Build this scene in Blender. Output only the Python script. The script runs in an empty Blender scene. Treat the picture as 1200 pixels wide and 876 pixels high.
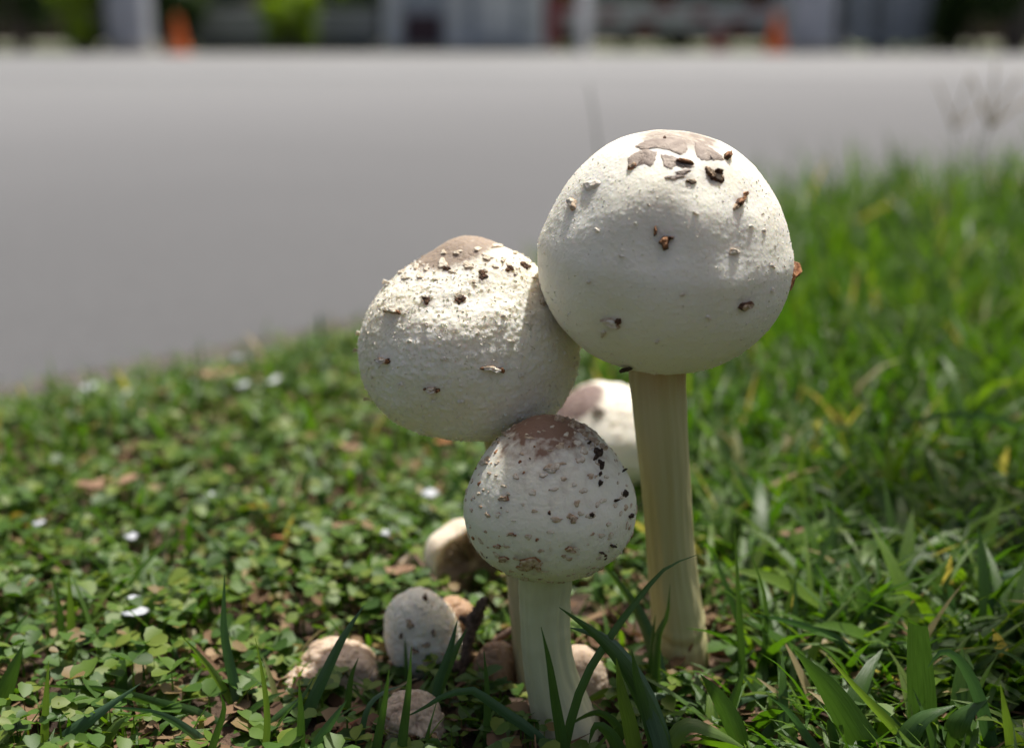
import bpy, math, random
import numpy as np
from mathutils import Vector, Matrix, noise
from mathutils.bvhtree import BVHTree

R = math.radians
random.seed(11)
rng = np.random.default_rng(5)
S = bpy.context.scene
COL = S.collection

# ------------------------------------------------------------------ camera, sky, sun, exposure
CAM_H, PITCH, FPX = 0.176, R(14.5), 1500.0          # metres, radians, focal length in photo pixels (1200 wide)
cd = bpy.data.cameras.new('camera')
cam = bpy.data.objects.new('camera', cd); COL.objects.link(cam)
cam.location = (0, 0, CAM_H); cam.rotation_euler = (R(90) - PITCH, 0, 0)
cd.sensor_width = 36; cd.lens = 36 * FPX / 1200
cd.clip_start = 0.01; cd.clip_end = 2000
cd.dof.use_dof = True; cd.dof.focus_distance = 0.318; cd.dof.aperture_fstop = 6.6; cd.dof.aperture_blades = 7
S.camera = cam

SUN_EL, SUN_AZ = R(69), R(32)                         # azimuth measured from +Y (away from the camera) towards +X
w = bpy.data.worlds.new('World'); S.world = w; w.use_nodes = True
nt = w.node_tree; bgn = nt.nodes['Background']
sky = nt.nodes.new('ShaderNodeTexSky'); sky.sky_type = 'NISHITA'; sky.sun_disc = False
sky.sun_elevation = SUN_EL; sky.sun_rotation = SUN_AZ
sky.air_density = 1.0; sky.dust_density = 7.0; sky.ozone_density = 0.3
nt.links.new(sky.outputs[0], bgn.inputs[0]); bgn.inputs[1].default_value = 0.08
sd = bpy.data.lights.new('sun', 'SUN'); sd.energy = 4.2; sd.angle = R(0.9); sd.color = (1.0, 0.965, 0.90)
sun = bpy.data.objects.new('sun', sd); COL.objects.link(sun)
to_sun = Vector((math.cos(SUN_EL) * math.sin(SUN_AZ), math.cos(SUN_EL) * math.cos(SUN_AZ), math.sin(SUN_EL)))
sun.rotation_euler = to_sun.to_track_quat('Z', 'Y').to_euler(); sun.location = to_sun * 5
S.view_settings.view_transform = 'Standard'; S.view_settings.look = 'None'
S.view_settings.exposure = 0.5; S.view_settings.gamma = 1
S.render.engine = 'CYCLES'
S.cycles.use_denoising = True
S.cycles.max_bounces = 8; S.cycles.transparent_max_bounces = 4
S.cycles.sample_clamp_indirect = 6

# ------------------------------------------------------------------ photo pixel -> point on a known depth or on the ground
CAMP = Vector((0, 0, CAM_H))
FWD = Vector((0, math.cos(PITCH), -math.sin(PITCH))); UP = Vector((0, math.sin(PITCH), math.cos(PITCH))); RT = Vector((1, 0, 0))
def ray(u, v): return FWD + RT * ((u - 600) / FPX) - UP * ((v - 438) / FPX)
def P(u, v, Y): d = ray(u, v); return CAMP + d * (Y / d.y)
def px(u, v, Y): return (Y / ray(u, v).y) / FPX        # size of one photo pixel at that depth
def G(u, v, z=0.0): d = ray(u, v); return CAMP + d * ((z - CAM_H) / d.z)

# ------------------------------------------------------------------ numpy noise
_perm = np.random.default_rng(3).permutation(256); _perm = np.concatenate([_perm, _perm, _perm])
_grad = np.random.default_rng(4).normal(size=(256, 3)); _grad /= np.linalg.norm(_grad, axis=1)[:, None]
_jit = np.random.default_rng(8).random((256, 3))
def _h(i, j, k): return _perm[_perm[_perm[i & 255] + (j & 255)] + (k & 255)]
def perlin(p):
    p = np.asarray(p, float); i = np.floor(p).astype(int); f = p - i; u = f * f * f * (f * (f * 6 - 15) + 10)
    out = 0
    for a in (0, 1):
        for b in (0, 1):
            for c in (0, 1):
                g = _grad[_h(i[:, 0] + a, i[:, 1] + b, i[:, 2] + c)]
                d = (g * (f - np.array([a, b, c]))).sum(1)
                wt = (u[:, 0] if a else 1 - u[:, 0]) * (u[:, 1] if b else 1 - u[:, 1]) * (u[:, 2] if c else 1 - u[:, 2])
                out = out + d * wt
    return out * 1.5
def fbm(p, o=4):
    s, a, t = 0, 1, 0
    for k in range(o):
        s = s + a * perlin(np.asarray(p) * 2 ** k + 17.3 * k); t += a; a *= .5
    return s / t
def worley(p):
    p = np.asarray(p, float); i = np.floor(p).astype(int); best = np.full(len(p), 9.0)
    for a in (-1, 0, 1):
        for b in (-1, 0, 1):
            for c in (-1, 0, 1):
                j = i + np.array([a, b, c]); q = j + _jit[_h(j[:, 0], j[:, 1], j[:, 2])]
                best = np.minimum(best, ((p - q) ** 2).sum(1))
    return np.sqrt(best)
def sstep(a, b, x): t = np.clip((np.asarray(x, float) - a) / (b - a), 0, 1); return t * t * (3 - 2 * t)

# ------------------------------------------------------------------ materials
def mat(name):
    m = bpy.data.materials.new(name); m.use_nodes = True
    return m, m.node_tree.nodes, m.node_tree.links, m.node_tree.nodes['Principled BSDF']
def node(ns, t, **kw):
    n = ns.new(t)
    for k, v in kw.items(): setattr(n, k, v)
    return n
def ramp(ns, pts, interp='LINEAR'):
    r = ns.new('ShaderNodeValToRGB'); r.color_ramp.interpolation = interp
    e = r.color_ramp.elements
    while len(e) < len(pts): e.new(0.5)
    for q, (p, c) in zip(e, pts): q.position = p; q.color = (*c, 1) if len(c) == 3 else c
    return r
def noise_mat(name, c1, c2, scale, rough=.8, bump=.0, bscale=None, detail=6, sss=0, sssr=(.002, .0012, .0008), spec=.4, dist=.001, lo=.35, hi=.65):
    m, ns, L, b = mat(name)
    tc = node(ns, 'ShaderNodeTexCoord')
    n = node(ns, 'ShaderNodeTexNoise'); n.inputs['Scale'].default_value = scale; n.inputs['Detail'].default_value = detail
    L.new(tc.outputs['Object'], n.inputs['Vector'])
    r = ramp(ns, [(lo, c1), (hi, c2)]); L.new(n.outputs['Fac'], r.inputs[0]); L.new(r.outputs[0], b.inputs['Base Color'])
    b.inputs['Roughness'].default_value = rough; b.inputs['Specular IOR Level'].default_value = spec
    if bump:
        n2 = node(ns, 'ShaderNodeTexNoise'); n2.inputs['Scale'].default_value = bscale or scale * 3; n2.inputs['Detail'].default_value = 6
        L.new(tc.outputs['Object'], n2.inputs['Vector'])
        bp = node(ns, 'ShaderNodeBump'); bp.inputs['Strength'].default_value = bump; bp.inputs['Distance'].default_value = dist
        L.new(n2.outputs['Fac'], bp.inputs['Height']); L.new(bp.outputs[0], b.inputs['Normal'])
    if sss:
        b.inputs['Subsurface Weight'].default_value = sss; b.inputs['Subsurface Radius'].default_value = sssr; b.inputs['Subsurface Scale'].default_value = 1.0
    return m
def leaf_mat(name, pts, trans=.4, rough=.42, tcol=None, spec=.5, veins=False):
    """foliage: colour differs from leaf to leaf, light passes through the blade"""
    m, ns, L, b = mat(name)
    g = node(ns, 'ShaderNodeNewGeometry'); r = ramp(ns, pts); L.new(g.outputs['Random Per Island'], r.inputs[0])
    tc = node(ns, 'ShaderNodeTexCoord'); n = node(ns, 'ShaderNodeTexNoise'); n.inputs['Scale'].default_value = 160; n.inputs['Detail'].default_value = 4
    if veins:
        at = node(ns, 'ShaderNodeAttribute', attribute_name='suv'); mp = node(ns, 'ShaderNodeMapping'); mp.inputs['Scale'].default_value = (7, 1.6, 1)
        ofs = node(ns, 'ShaderNodeMath', operation='MULTIPLY'); L.new(g.outputs['Random Per Island'], ofs.inputs[0]); ofs.inputs[1].default_value = 60
        cx = node(ns, 'ShaderNodeCombineXYZ'); L.new(ofs.outputs[0], cx.inputs[1]); L.new(ofs.outputs[0], cx.inputs[2]); L.new(cx.outputs[0], mp.inputs['Location'])
        L.new(at.outputs['Vector'], mp.inputs[0]); L.new(mp.outputs[0], n.inputs['Vector']); n.inputs['Scale'].default_value = 1.4; n.inputs['Detail'].default_value = 5
        bp = node(ns, 'ShaderNodeBump'); bp.inputs['Strength'].default_value = .35; bp.inputs['Distance'].default_value = .0004; L.new(n.outputs['Fac'], bp.inputs['Height']); L.new(bp.outputs[0], b.inputs['Normal'])
    else: L.new(tc.outputs['Object'], n.inputs['Vector'])
    mx = node(ns, 'ShaderNodeMix', data_type='RGBA', blend_type='MULTIPLY'); mx.inputs[0].default_value = .8 if veins else .5
    r2 = ramp(ns, [(.3, (.55, .6, .5)), (.7, (1, 1, 1))]); L.new(n.outputs['Fac'], r2.inputs[0])
    L.new(r.outputs[0], mx.inputs[6]); L.new(r2.outputs[0], mx.inputs[7])
    L.new(mx.outputs[2], b.inputs['Base Color']); b.inputs['Roughness'].default_value = rough; b.inputs['Specular IOR Level'].default_value = spec
    t = node(ns, 'ShaderNodeBsdfTranslucent')
    mt = node(ns, 'ShaderNodeMix', data_type='RGBA', blend_type='MULTIPLY'); mt.inputs[0].default_value = 1
    mt.inputs[7].default_value = (*(tcol or (1.5, 1.6, .5)), 1); L.new(mx.outputs[2], mt.inputs[6]); L.new(mt.outputs[2], t.inputs[0])
    ms = node(ns, 'ShaderNodeMixShader'); ms.inputs[0].default_value = trans
    L.new(b.outputs[0], ms.inputs[1]); L.new(t.outputs[0], ms.inputs[2]); L.new(ms.outputs[0], ns['Material Output'].inputs[0])
    return m
def plain(name, c, rough=.6, metal=0, var=.12, scale=3):
    return noise_mat(name, tuple(x * (1 - var) for x in c), tuple(min(1, x * (1 + var)) for x in c), scale, rough)

def cap_mat(name, c_main, c_alt, c_tint, rough=.6, vor=900, vstr=.3):
    m, ns, L, b = mat(name)
    tc = node(ns, 'ShaderNodeTexCoord')
    n1 = node(ns, 'ShaderNodeTexNoise'); n1.inputs['Scale'].default_value = 55; n1.inputs['Detail'].default_value = 5
    n2 = node(ns, 'ShaderNodeTexNoise'); n2.inputs['Scale'].default_value = 520; n2.inputs['Detail'].default_value = 5; n2.inputs['Roughness'].default_value = .65
    n3 = node(ns, 'ShaderNodeTexNoise'); n3.inputs['Scale'].default_value = 1900; n3.inputs['Detail'].default_value = 3
    for n in (n1, n2, n3): L.new(tc.outputs['Object'], n.inputs['Vector'])
    r = ramp(ns, [(.32, c_alt), (.62, c_main)]); L.new(n1.outputs['Fac'], r.inputs[0])
    at = node(ns, 'ShaderNodeAttribute', attribute_name='tint')
    add = node(ns, 'ShaderNodeMath', operation='MULTIPLY_ADD'); L.new(n2.outputs['Fac'], add.inputs[0]); add.inputs[1].default_value = 1.3
    sub = node(ns, 'ShaderNodeMath', operation='SUBTRACT'); L.new(at.outputs['Fac'], sub.inputs[0]); sub.inputs[1].default_value = .62
    L.new(sub.outputs[0], add.inputs[2])
    cl = node(ns, 'ShaderNodeMath', operation='MULTIPLY', use_clamp=True); L.new(add.outputs[0], cl.inputs[0]); L.new(at.outputs['Fac'], cl.inputs[1])
    mul = node(ns, 'ShaderNodeMath', operation='MULTIPLY', use_clamp=True); L.new(cl.outputs[0], mul.inputs[0]); mul.inputs[1].default_value = 1.5
    mx = node(ns, 'ShaderNodeMix', data_type='RGBA'); L.new(mul.outputs[0], mx.inputs[0]); L.new(r.outputs[0], mx.inputs[6]); mx.inputs[7].default_value = (*c_tint, 1)
    L.new(mx.outputs[2], b.inputs['Base Color'])
    b.inputs['Roughness'].default_value = rough; b.inputs['Specular IOR Level'].default_value = .35
    b.inputs['Subsurface Weight'].default_value = .4; b.inputs['Subsurface Radius'].default_value = (.006, .0045, .002); b.inputs['Subsurface Scale'].default_value = 1
    vm = node(ns, 'ShaderNodeVectorMath', operation='MULTIPLY_ADD'); L.new(n2.outputs['Color'], vm.inputs[0]); vm.inputs[1].default_value = (.0016, .0016, .0016); L.new(tc.outputs['Object'], vm.inputs[2])
    vo = node(ns, 'ShaderNodeTexVoronoi'); vo.inputs['Scale'].default_value = vor; L.new(vm.outputs[0], vo.inputs['Vector'])
    rv = ramp(ns, [(0, (1, 1, 1)), (.38, (.8, .8, .8)), (.62, (0, 0, 0))]); L.new(vo.outputs['Distance'], rv.inputs[0])
    sx = node(ns, 'ShaderNodeSeparateColor'); L.new(vo.outputs['Color'], sx.inputs[0])
    pw = node(ns, 'ShaderNodeMath', operation='POWER'); L.new(sx.outputs[0], pw.inputs[0]); pw.inputs[1].default_value = 1.6
    hv = node(ns, 'ShaderNodeMath', operation='MULTIPLY'); L.new(rv.outputs[0], hv.inputs[0]); L.new(pw.outputs[0], hv.inputs[1])
    ad = node(ns, 'ShaderNodeMath', operation='MULTIPLY_ADD'); L.new(n3.outputs['Fac'], ad.inputs[0]); ad.inputs[1].default_value = .25; L.new(hv.outputs[0], ad.inputs[2])
    bp = node(ns, 'ShaderNodeBump'); bp.inputs['Strength'].default_value = vstr; bp.inputs['Distance'].default_value = .0007
    L.new(ad.outputs[0], bp.inputs['Height']); L.new(bp.outputs[0], b.inputs['Normal'])
    return m
def stem_mat(name, c1, c2, c3):
    """long fibres along the stem; uses the 'along' attribute for length"""
    m, ns, L, b = mat(name)
    uv = node(ns, 'ShaderNodeAttribute', attribute_name='suv')
    mp = node(ns, 'ShaderNodeMapping'); mp.inputs['Scale'].default_value = (15, 2.2, 1); L.new(uv.outputs['Vector'], mp.inputs[0])
    n = node(ns, 'ShaderNodeTexNoise'); n.inputs['Scale'].default_value = 1.0; n.inputs['Detail'].default_value = 6; n.inputs['Distortion'].default_value = .8; L.new(mp.outputs[0], n.inputs[0])
    mp2 = node(ns, 'ShaderNodeMapping'); mp2.inputs['Scale'].default_value = (5, 3, 1); L.new(uv.outputs['Vector'], mp2.inputs[0])
    n2 = node(ns, 'ShaderNodeTexNoise'); n2.inputs['Scale'].default_value = 1.3; n2.inputs['Detail'].default_value = 5; L.new(mp2.outputs[0], n2.inputs[0])
    r = ramp(ns, [(.25, c2), (.75, c1)]); L.new(n.outputs['Fac'], r.inputs[0])
    at = node(ns, 'ShaderNodeAttribute', attribute_name='tint')
    mm = node(ns, 'ShaderNodeMath', operation='MULTIPLY', use_clamp=True); L.new(n2.outputs['Fac'], mm.inputs[0]); L.new(at.outputs['Fac'], mm.inputs[1])
    m2 = node(ns, 'ShaderNodeMath', operation='MULTIPLY', use_clamp=True); L.new(mm.outputs[0], m2.inputs[0]); m2.inputs[1].default_value = 1.7
    mx = node(ns, 'ShaderNodeMix', data_type='RGBA'); L.new(m2.outputs[0], mx.inputs[0]); L.new(r.outputs[0], mx.inputs[6]); mx.inputs[7].default_value = (*c3, 1)
    L.new(mx.outputs[2], b.inputs['Base Color']); b.inputs['Roughness'].default_value = .5; b.inputs['Specular IOR Level'].default_value = .4
    b.inputs['Subsurface Weight'].default_value = .22; b.inputs['Subsurface Radius'].default_value = (.003, .0024, .0013); b.inputs['Subsurface Scale'].default_value = 1
    bp = node(ns, 'ShaderNodeBump'); bp.inputs['Strength'].default_value = .06; bp.inputs['Distance'].default_value = .0004
    L.new(n.outputs['Fac'], bp.inputs['Height']); L.new(bp.outputs[0], b.inputs['Normal'])
    return m

M = {}
M['cap_big'] = cap_mat('cap_skin_white', (.85, .825, .72), (.81, .775, .64), (.27, .215, .17), vor=1050, vstr=.20)
M['cap_left'] = cap_mat('cap_skin_cream', (.84, .805, .69), (.78, .72, .56), (.29, .225, .17), vor=820, vstr=.4, rough=.7)
M['cap_front'] = cap_mat('cap_skin_pale', (.80, .77, .65), (.76, .72, .57), (.22, .125, .08), vor=1100, vstr=.16)
M['cap_back'] = cap_mat('cap_skin_back', (.83, .79, .68), (.77, .71, .58), (.20, .14, .12))
M['cap_old'] = cap_mat('cap_skin_old', (.40, .26, .16), (.26, .15, .085), (.20, .10, .06))
M['cap_half'] = cap_mat('cap_skin_fading', (.56, .45, .34), (.38, .27, .19), (.15, .08, .05))
M['cap_pale'] = cap_mat('cap_skin_bleached', (.76, .68, .56), (.62, .52, .40), (.26, .16, .10))
M['stem'] = stem_mat('stem_fibre', (.58, .53, .30), (.50, .44, .22), (.38, .20, .08))
M['stem_f'] = stem_mat('stem_pale', (.62, .61, .38), (.57, .55, .32), (.70, .67, .56))
M['flake'] = noise_mat('flake_white', (.70, .63, .50), (.84, .80, .70), 700, .7, sss=.15)
M['flake_f'] = noise_mat('flake_tan', (.46, .36, .22), (.74, .68, .55), 700, .7)
M['tan'] = noise_mat('scale_tan', (.36, .24, .14), (.62, .50, .36), 900, .75, .4, 2500)
M['palebrown'] = noise_mat('scale_pale_brown', (.22, .17, .135), (.36, .295, .24), 420, .6, .35, 2200)
M['ptan'] = noise_mat('scale_faint_tan', (.56, .46, .33), (.76, .70, .58), 900, .7, .4, 2500)
M['dark'] = noise_mat('scale_dark_brown', (.035, .016, .008), (.16, .075, .035), 1100, .8, .5, 3000)
M['rust'] = noise_mat('scale_rust', (.16, .055, .02), (.46, .23, .10), 800, .7, .4, 2500)
M['white'] = noise_mat('scale_white', (.66, .58, .46), (.86, .80, .70), 600, .65, .3, 2500, sss=.15)
M['soil_bit'] = noise_mat('soil_crumb', (.028, .019, .013), (.11, .072, .048), 1400, .95, .8, 2600)
M['gill'] = noise_mat('gill', (.32, .22, .14), (.56, .43, .30), 260, .75, .3, 1500)
M['twig'] = noise_mat('twig_bark', (.09, .055, .038), (.26, .17, .12), 500, .9, .8, 1400, dist=.002)
M['redtwig'] = noise_mat('root_thread', (.16, .05, .025), (.28, .10, .05), 800, .7)
M['blade'] = leaf_mat('grass_blade', [(0, (.036, .090, .010)), (.3, (.058, .135, .012)), (.6, (.085, .175, .014)), (.88, (.13, .22, .018)), (.955, (.14, .20, .05)), (.965, (.38, .29, .15)), (1, (.46, .37, .22))], .42, veins=True)
M['hero'] = leaf_mat('grass_blade_near', [(0, (.046, .100, .032)), (.5, (.062, .130, .036)), (1, (.10, .175, .045))], .30, .34, veins=True)
M['hero_l'] = leaf_mat('grass_blade_light', [(0, (.11, .19, .04)), (1, (.15, .22, .06))], .42, .4, veins=True)
M['hero_b'] = leaf_mat('grass_blade_bluish', [(0, (.055, .12, .060)), (1, (.08, .14, .075))], .28, .34, (1.2, 1.5, .6), veins=True)
M['dryblade'] = leaf_mat('dry_blade', [(0, (.42, .33, .18)), (1, (.55, .45, .28))], .3, .6, (1.2, 1.1, .9), .2)
M['clover'] = leaf_mat('creeping_leaf', [(0, (.040, .090, .014)), (.3, (.065, .140, .018)), (.65, (.105, .180, .022)), (.955, (.17, .22, .030)), (.965, (.20, .14, .05)), (1, (.28, .19, .09))], .32, .5, spec=.32)
M['litter'] = leaf_mat('dead_leaf_bits', [(0, (.09, .05, .03)), (.4, (.20, .12, .07)), (.75, (.22, .14, .08)), (1, (.34, .24, .15))], .15, .8, (1.1, .9, .7), .2)
M['deadleaf'] = noise_mat('dead_leaf_brown', (.14, .075, .04), (.33, .21, .125), 160, .75, .4, 600)
M['deadorange'] = noise_mat('dead_leaf_orange', (.22, .075, .02), (.38, .16, .05), 160, .7, .4, 600)
M['petal'] = noise_mat('petal_white', (.32, .34, .37), (.46, .48, .50), 200, .6)
M['soil'] = noise_mat('soil', (.030, .018, .012), (.115, .072, .047), 60, .95, .9, 420, detail=8, dist=.004)
M['verge'] = noise_mat('verge_grit', (.06, .053, .045), (.14, .128, .11), 90, .95, .8, 700, detail=8, dist=.003)
M['asphalt'] = noise_mat('asphalt', (.088, .090, .094), (.104, .106, .110), 14, .62, .2, 240, detail=10, dist=.004, spec=.3)
M['asphalt_far'] = noise_mat('far_asphalt', (.160, .162, .166), (.190, .192, .195), 1.1, .6, .3, 30, detail=8, dist=.004)  # far stretch of the road, a paler grey
# asphalt, darker along the verge and paler with distance from it
m_, ns_, L_, b_ = mat('asphalt_ramp'); tc_ = node(ns_, 'ShaderNodeTexCoord')
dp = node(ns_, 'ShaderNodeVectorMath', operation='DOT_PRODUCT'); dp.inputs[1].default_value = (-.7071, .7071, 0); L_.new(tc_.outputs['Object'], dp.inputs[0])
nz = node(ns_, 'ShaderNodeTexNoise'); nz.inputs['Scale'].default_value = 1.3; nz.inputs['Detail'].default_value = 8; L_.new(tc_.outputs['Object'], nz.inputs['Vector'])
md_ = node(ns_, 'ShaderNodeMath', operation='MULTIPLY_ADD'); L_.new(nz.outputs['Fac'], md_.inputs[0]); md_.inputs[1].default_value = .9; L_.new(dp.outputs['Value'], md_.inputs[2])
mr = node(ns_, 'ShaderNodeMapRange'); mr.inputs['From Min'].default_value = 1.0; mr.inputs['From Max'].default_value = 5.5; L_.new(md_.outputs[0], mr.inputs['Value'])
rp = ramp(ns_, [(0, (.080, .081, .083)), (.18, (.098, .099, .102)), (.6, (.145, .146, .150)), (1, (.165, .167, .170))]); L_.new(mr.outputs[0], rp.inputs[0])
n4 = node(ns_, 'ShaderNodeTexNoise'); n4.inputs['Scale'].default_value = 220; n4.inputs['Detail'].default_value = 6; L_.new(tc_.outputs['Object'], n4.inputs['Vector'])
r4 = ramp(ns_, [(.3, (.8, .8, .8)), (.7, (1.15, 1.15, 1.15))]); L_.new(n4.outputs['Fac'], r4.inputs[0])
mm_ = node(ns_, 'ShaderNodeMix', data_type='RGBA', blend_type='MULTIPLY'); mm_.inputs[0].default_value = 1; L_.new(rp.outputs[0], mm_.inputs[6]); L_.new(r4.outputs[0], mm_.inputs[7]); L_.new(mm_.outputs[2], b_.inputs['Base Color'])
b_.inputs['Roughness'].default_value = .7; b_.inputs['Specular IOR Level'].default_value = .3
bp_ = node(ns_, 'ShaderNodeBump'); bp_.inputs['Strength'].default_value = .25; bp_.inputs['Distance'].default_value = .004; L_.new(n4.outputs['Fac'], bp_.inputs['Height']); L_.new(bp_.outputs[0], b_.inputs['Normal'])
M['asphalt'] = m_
M['ground'] = noise_mat('far_ground', (.16, .15, .12), (.24, .22, .18), .3, .95)

# ------------------------------------------------------------------ object helpers
def link(o, parent=None):
    COL.objects.link(o)
    if parent is not None: o.parent = parent
    return o
def tag(o, label=None, cat=None, group=None, kind=None):
    if label: o['label'] = label
    if cat: o['category'] = cat
    if group: o['group'] = group
    if kind: o['kind'] = kind
    return o
def thing(name, loc, label, cat, group=None):
    o = bpy.data.objects.new(name, None); o.empty_display_size = .02; COL.objects.link(o); o.location = loc
    return tag(o, label, cat, group)
def mesh(name, V, F, m, parent=None, org=(0, 0, 0), smooth=True, attrs=None, fmat=None):
    """V in world coordinates; org is the world position of the top-level thing"""
    V = np.asarray(V, float) - np.asarray(org, float)
    me = bpy.data.meshes.new(name)
    if isinstance(F, np.ndarray):
        k = F.shape[1]; n = len(F)
        me.vertices.add(len(V)); me.vertices.foreach_set('co', V.astype(np.float32).ravel())
        me.loops.add(n * k); me.loops.foreach_set('vertex_index', F.astype(np.int32).ravel())
        me.polygons.add(n); me.polygons.foreach_set('loop_start', (np.arange(n) * k).astype(np.int32))
        me.update(calc_edges=True)
    else:
        me.from_pydata([tuple(v) for v in V], [], F)
    for q in (m if isinstance(m, (list, tuple)) else [m]): me.materials.append(q)
    if smooth: me.polygons.foreach_set('use_smooth', np.ones(len(me.polygons), bool))
    if fmat is not None: me.polygons.foreach_set('material_index', np.asarray(fmat, np.int32))
    for an, (ty, data) in (attrs or {}).items():
        a = me.attributes.new(an, ty, 'POINT')
        a.data.foreach_set('value' if ty == 'FLOAT' else 'vector', np.asarray(data, np.float32).ravel())
    me.update()
    o = bpy.data.objects.new(name, me)
    if parent is None: o.location = org
    return link(o, parent)
def gridfaces(n, m, wrap=True):
    """n rows of m columns"""
    i = np.arange(n - 1)[:, None]; j = np.arange(m if wrap else m - 1)[None, :]; j2 = (j + 1) % m
    return np.stack(np.broadcast_arrays(i * m + j, i * m + j2, (i + 1) * m + j2, (i + 1) * m + j), -1).reshape(-1, 4)
def cat_spline(pts, n):
    p = np.asarray(pts, float); p = np.vstack([2 * p[0] - p[1], p, 2 * p[-1] - p[-2]]); k = len(p) - 3
    t = np.linspace(0, k, n); i = np.minimum(t.astype(int), k - 1); f = (t - i)[:, None]
    a, b, c, d = p[i], p[i + 1], p[i + 2], p[i + 3]
    return .5 * (2 * b + (c - a) * f + (2 * a - 5 * b + 4 * c - d) * f ** 2 + (3 * b - 3 * c + d - a) * f ** 3)

# ------------------------------------------------------------------ the setting
EDGE = 0.92                                            # the road runs at 45 degrees: lawn where y < x + EDGE
def sdist(x, y): return (x - y + EDGE) / math.sqrt(2)
def edge_w(x, y): 
    q = np.stack([np.asarray(x) * 9, np.asarray(y) * 9, np.zeros_like(np.asarray(x, float))], -1).reshape(-1, 3)
    return (perlin(q) * .035).reshape(np.shape(x))
def ground_z(x, y):
    x = np.atleast_1d(np.asarray(x, float)); y = np.atleast_1d(np.asarray(y, float)); sh = x.shape
    q = np.stack([x.ravel(), y.ravel(), np.zeros(x.size)], -1)
    s = sdist(x, y) + edge_w(x, y)
    base = -.016 + .016 * sstep(-.01, .10, s)
    n = (fbm(q * 14, 3) * .006 + fbm(q * 60 + 5, 3) * .003).reshape(sh)
    return base + n * sstep(.0, .06, s)

xs = np.concatenate([np.linspace(-6, -.95, 40), np.linspace(-.9, 1.5, 330), np.linspace(1.56, 8, 50)])
ys = np.concatenate([np.linspace(-6, .02, 40), np.linspace(.05, 1.9, 300), np.linspace(1.95, 9, 60)])
X, Y = np.meshgrid(xs, ys)
Z = ground_z(X, Y); sd_ = sdist(X, Y) + edge_w(X, Y)
Z = np.where(sd_ < 0, -.022, Z)
F = gridfaces(len(ys), len(xs), False)
keep = (sd_.ravel()[F] > -.09).any(1)
tag(mesh('lawn_soil', np.stack([X.ravel(), Y.ravel(), Z.ravel()], -1), F[keep], M['soil']), kind='structure')
# strip of grit where the lawn meets the road
t = np.linspace(-6, 8, 700); strip = []
for k, off in enumerate(np.linspace(-.06, .05, 8)):
    x = t + off / math.sqrt(2); y = t + EDGE - off / math.sqrt(2)
    strip.append(np.stack([x, y, -.0125 + .0035 * np.sin(np.linspace(0, math.pi, 8))[k] + .004 * perlin(np.stack([x * 30, y * 30, x * 0 + k], -1)) - (.02 if k in (0, 7) else 0)], -1))
tag(mesh('verge', np.concatenate(strip), gridfaces(8, 700, False), M['verge']), kind='structure')
tag(mesh('ground', [(-400, -400, -.03), (400, -400, -.03), (400, 700, -.03), (-400, 700, -.03)], [(0, 1, 2, 3)], M['ground'], smooth=False), kind='structure')
a0, b0 = -20, 17.0
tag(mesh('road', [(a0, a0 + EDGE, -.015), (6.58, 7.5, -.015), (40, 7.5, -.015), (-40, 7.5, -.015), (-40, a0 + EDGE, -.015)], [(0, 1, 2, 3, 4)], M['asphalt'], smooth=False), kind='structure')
tag(mesh('far_road', [(-40, 7.5, -.011), (40, 7.5, -.011), (40, 18.5, -.011), (-40, 18.5, -.011)], [(0, 1, 2, 3)], M['asphalt_far'], smooth=False), kind='structure')
M['paving'] = noise_mat('concrete_paving', (.205, .203, .198), (.245, .242, .235), .8, .8)
tag(mesh('pavement', [(-40, 18.5, -.011), (40, 18.5, -.011), (40, 22.3, -.011), (-40, 22.3, -.011)], [(0, 1, 2, 3)], M['paving'], smooth=False), kind='structure')

M['farlawn'] = noise_mat('far_lawn_green', (.035, .05, .016), (.07, .09, .03), .7, .95)
tag(mesh('far_lawn', [(-60, 22.3, -.012), (60, 22.3, -.012), (60, 90, -.012), (-60, 90, -.012)], [(0, 1, 2, 3)], M['farlawn'], smooth=False), kind='structure')
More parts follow.
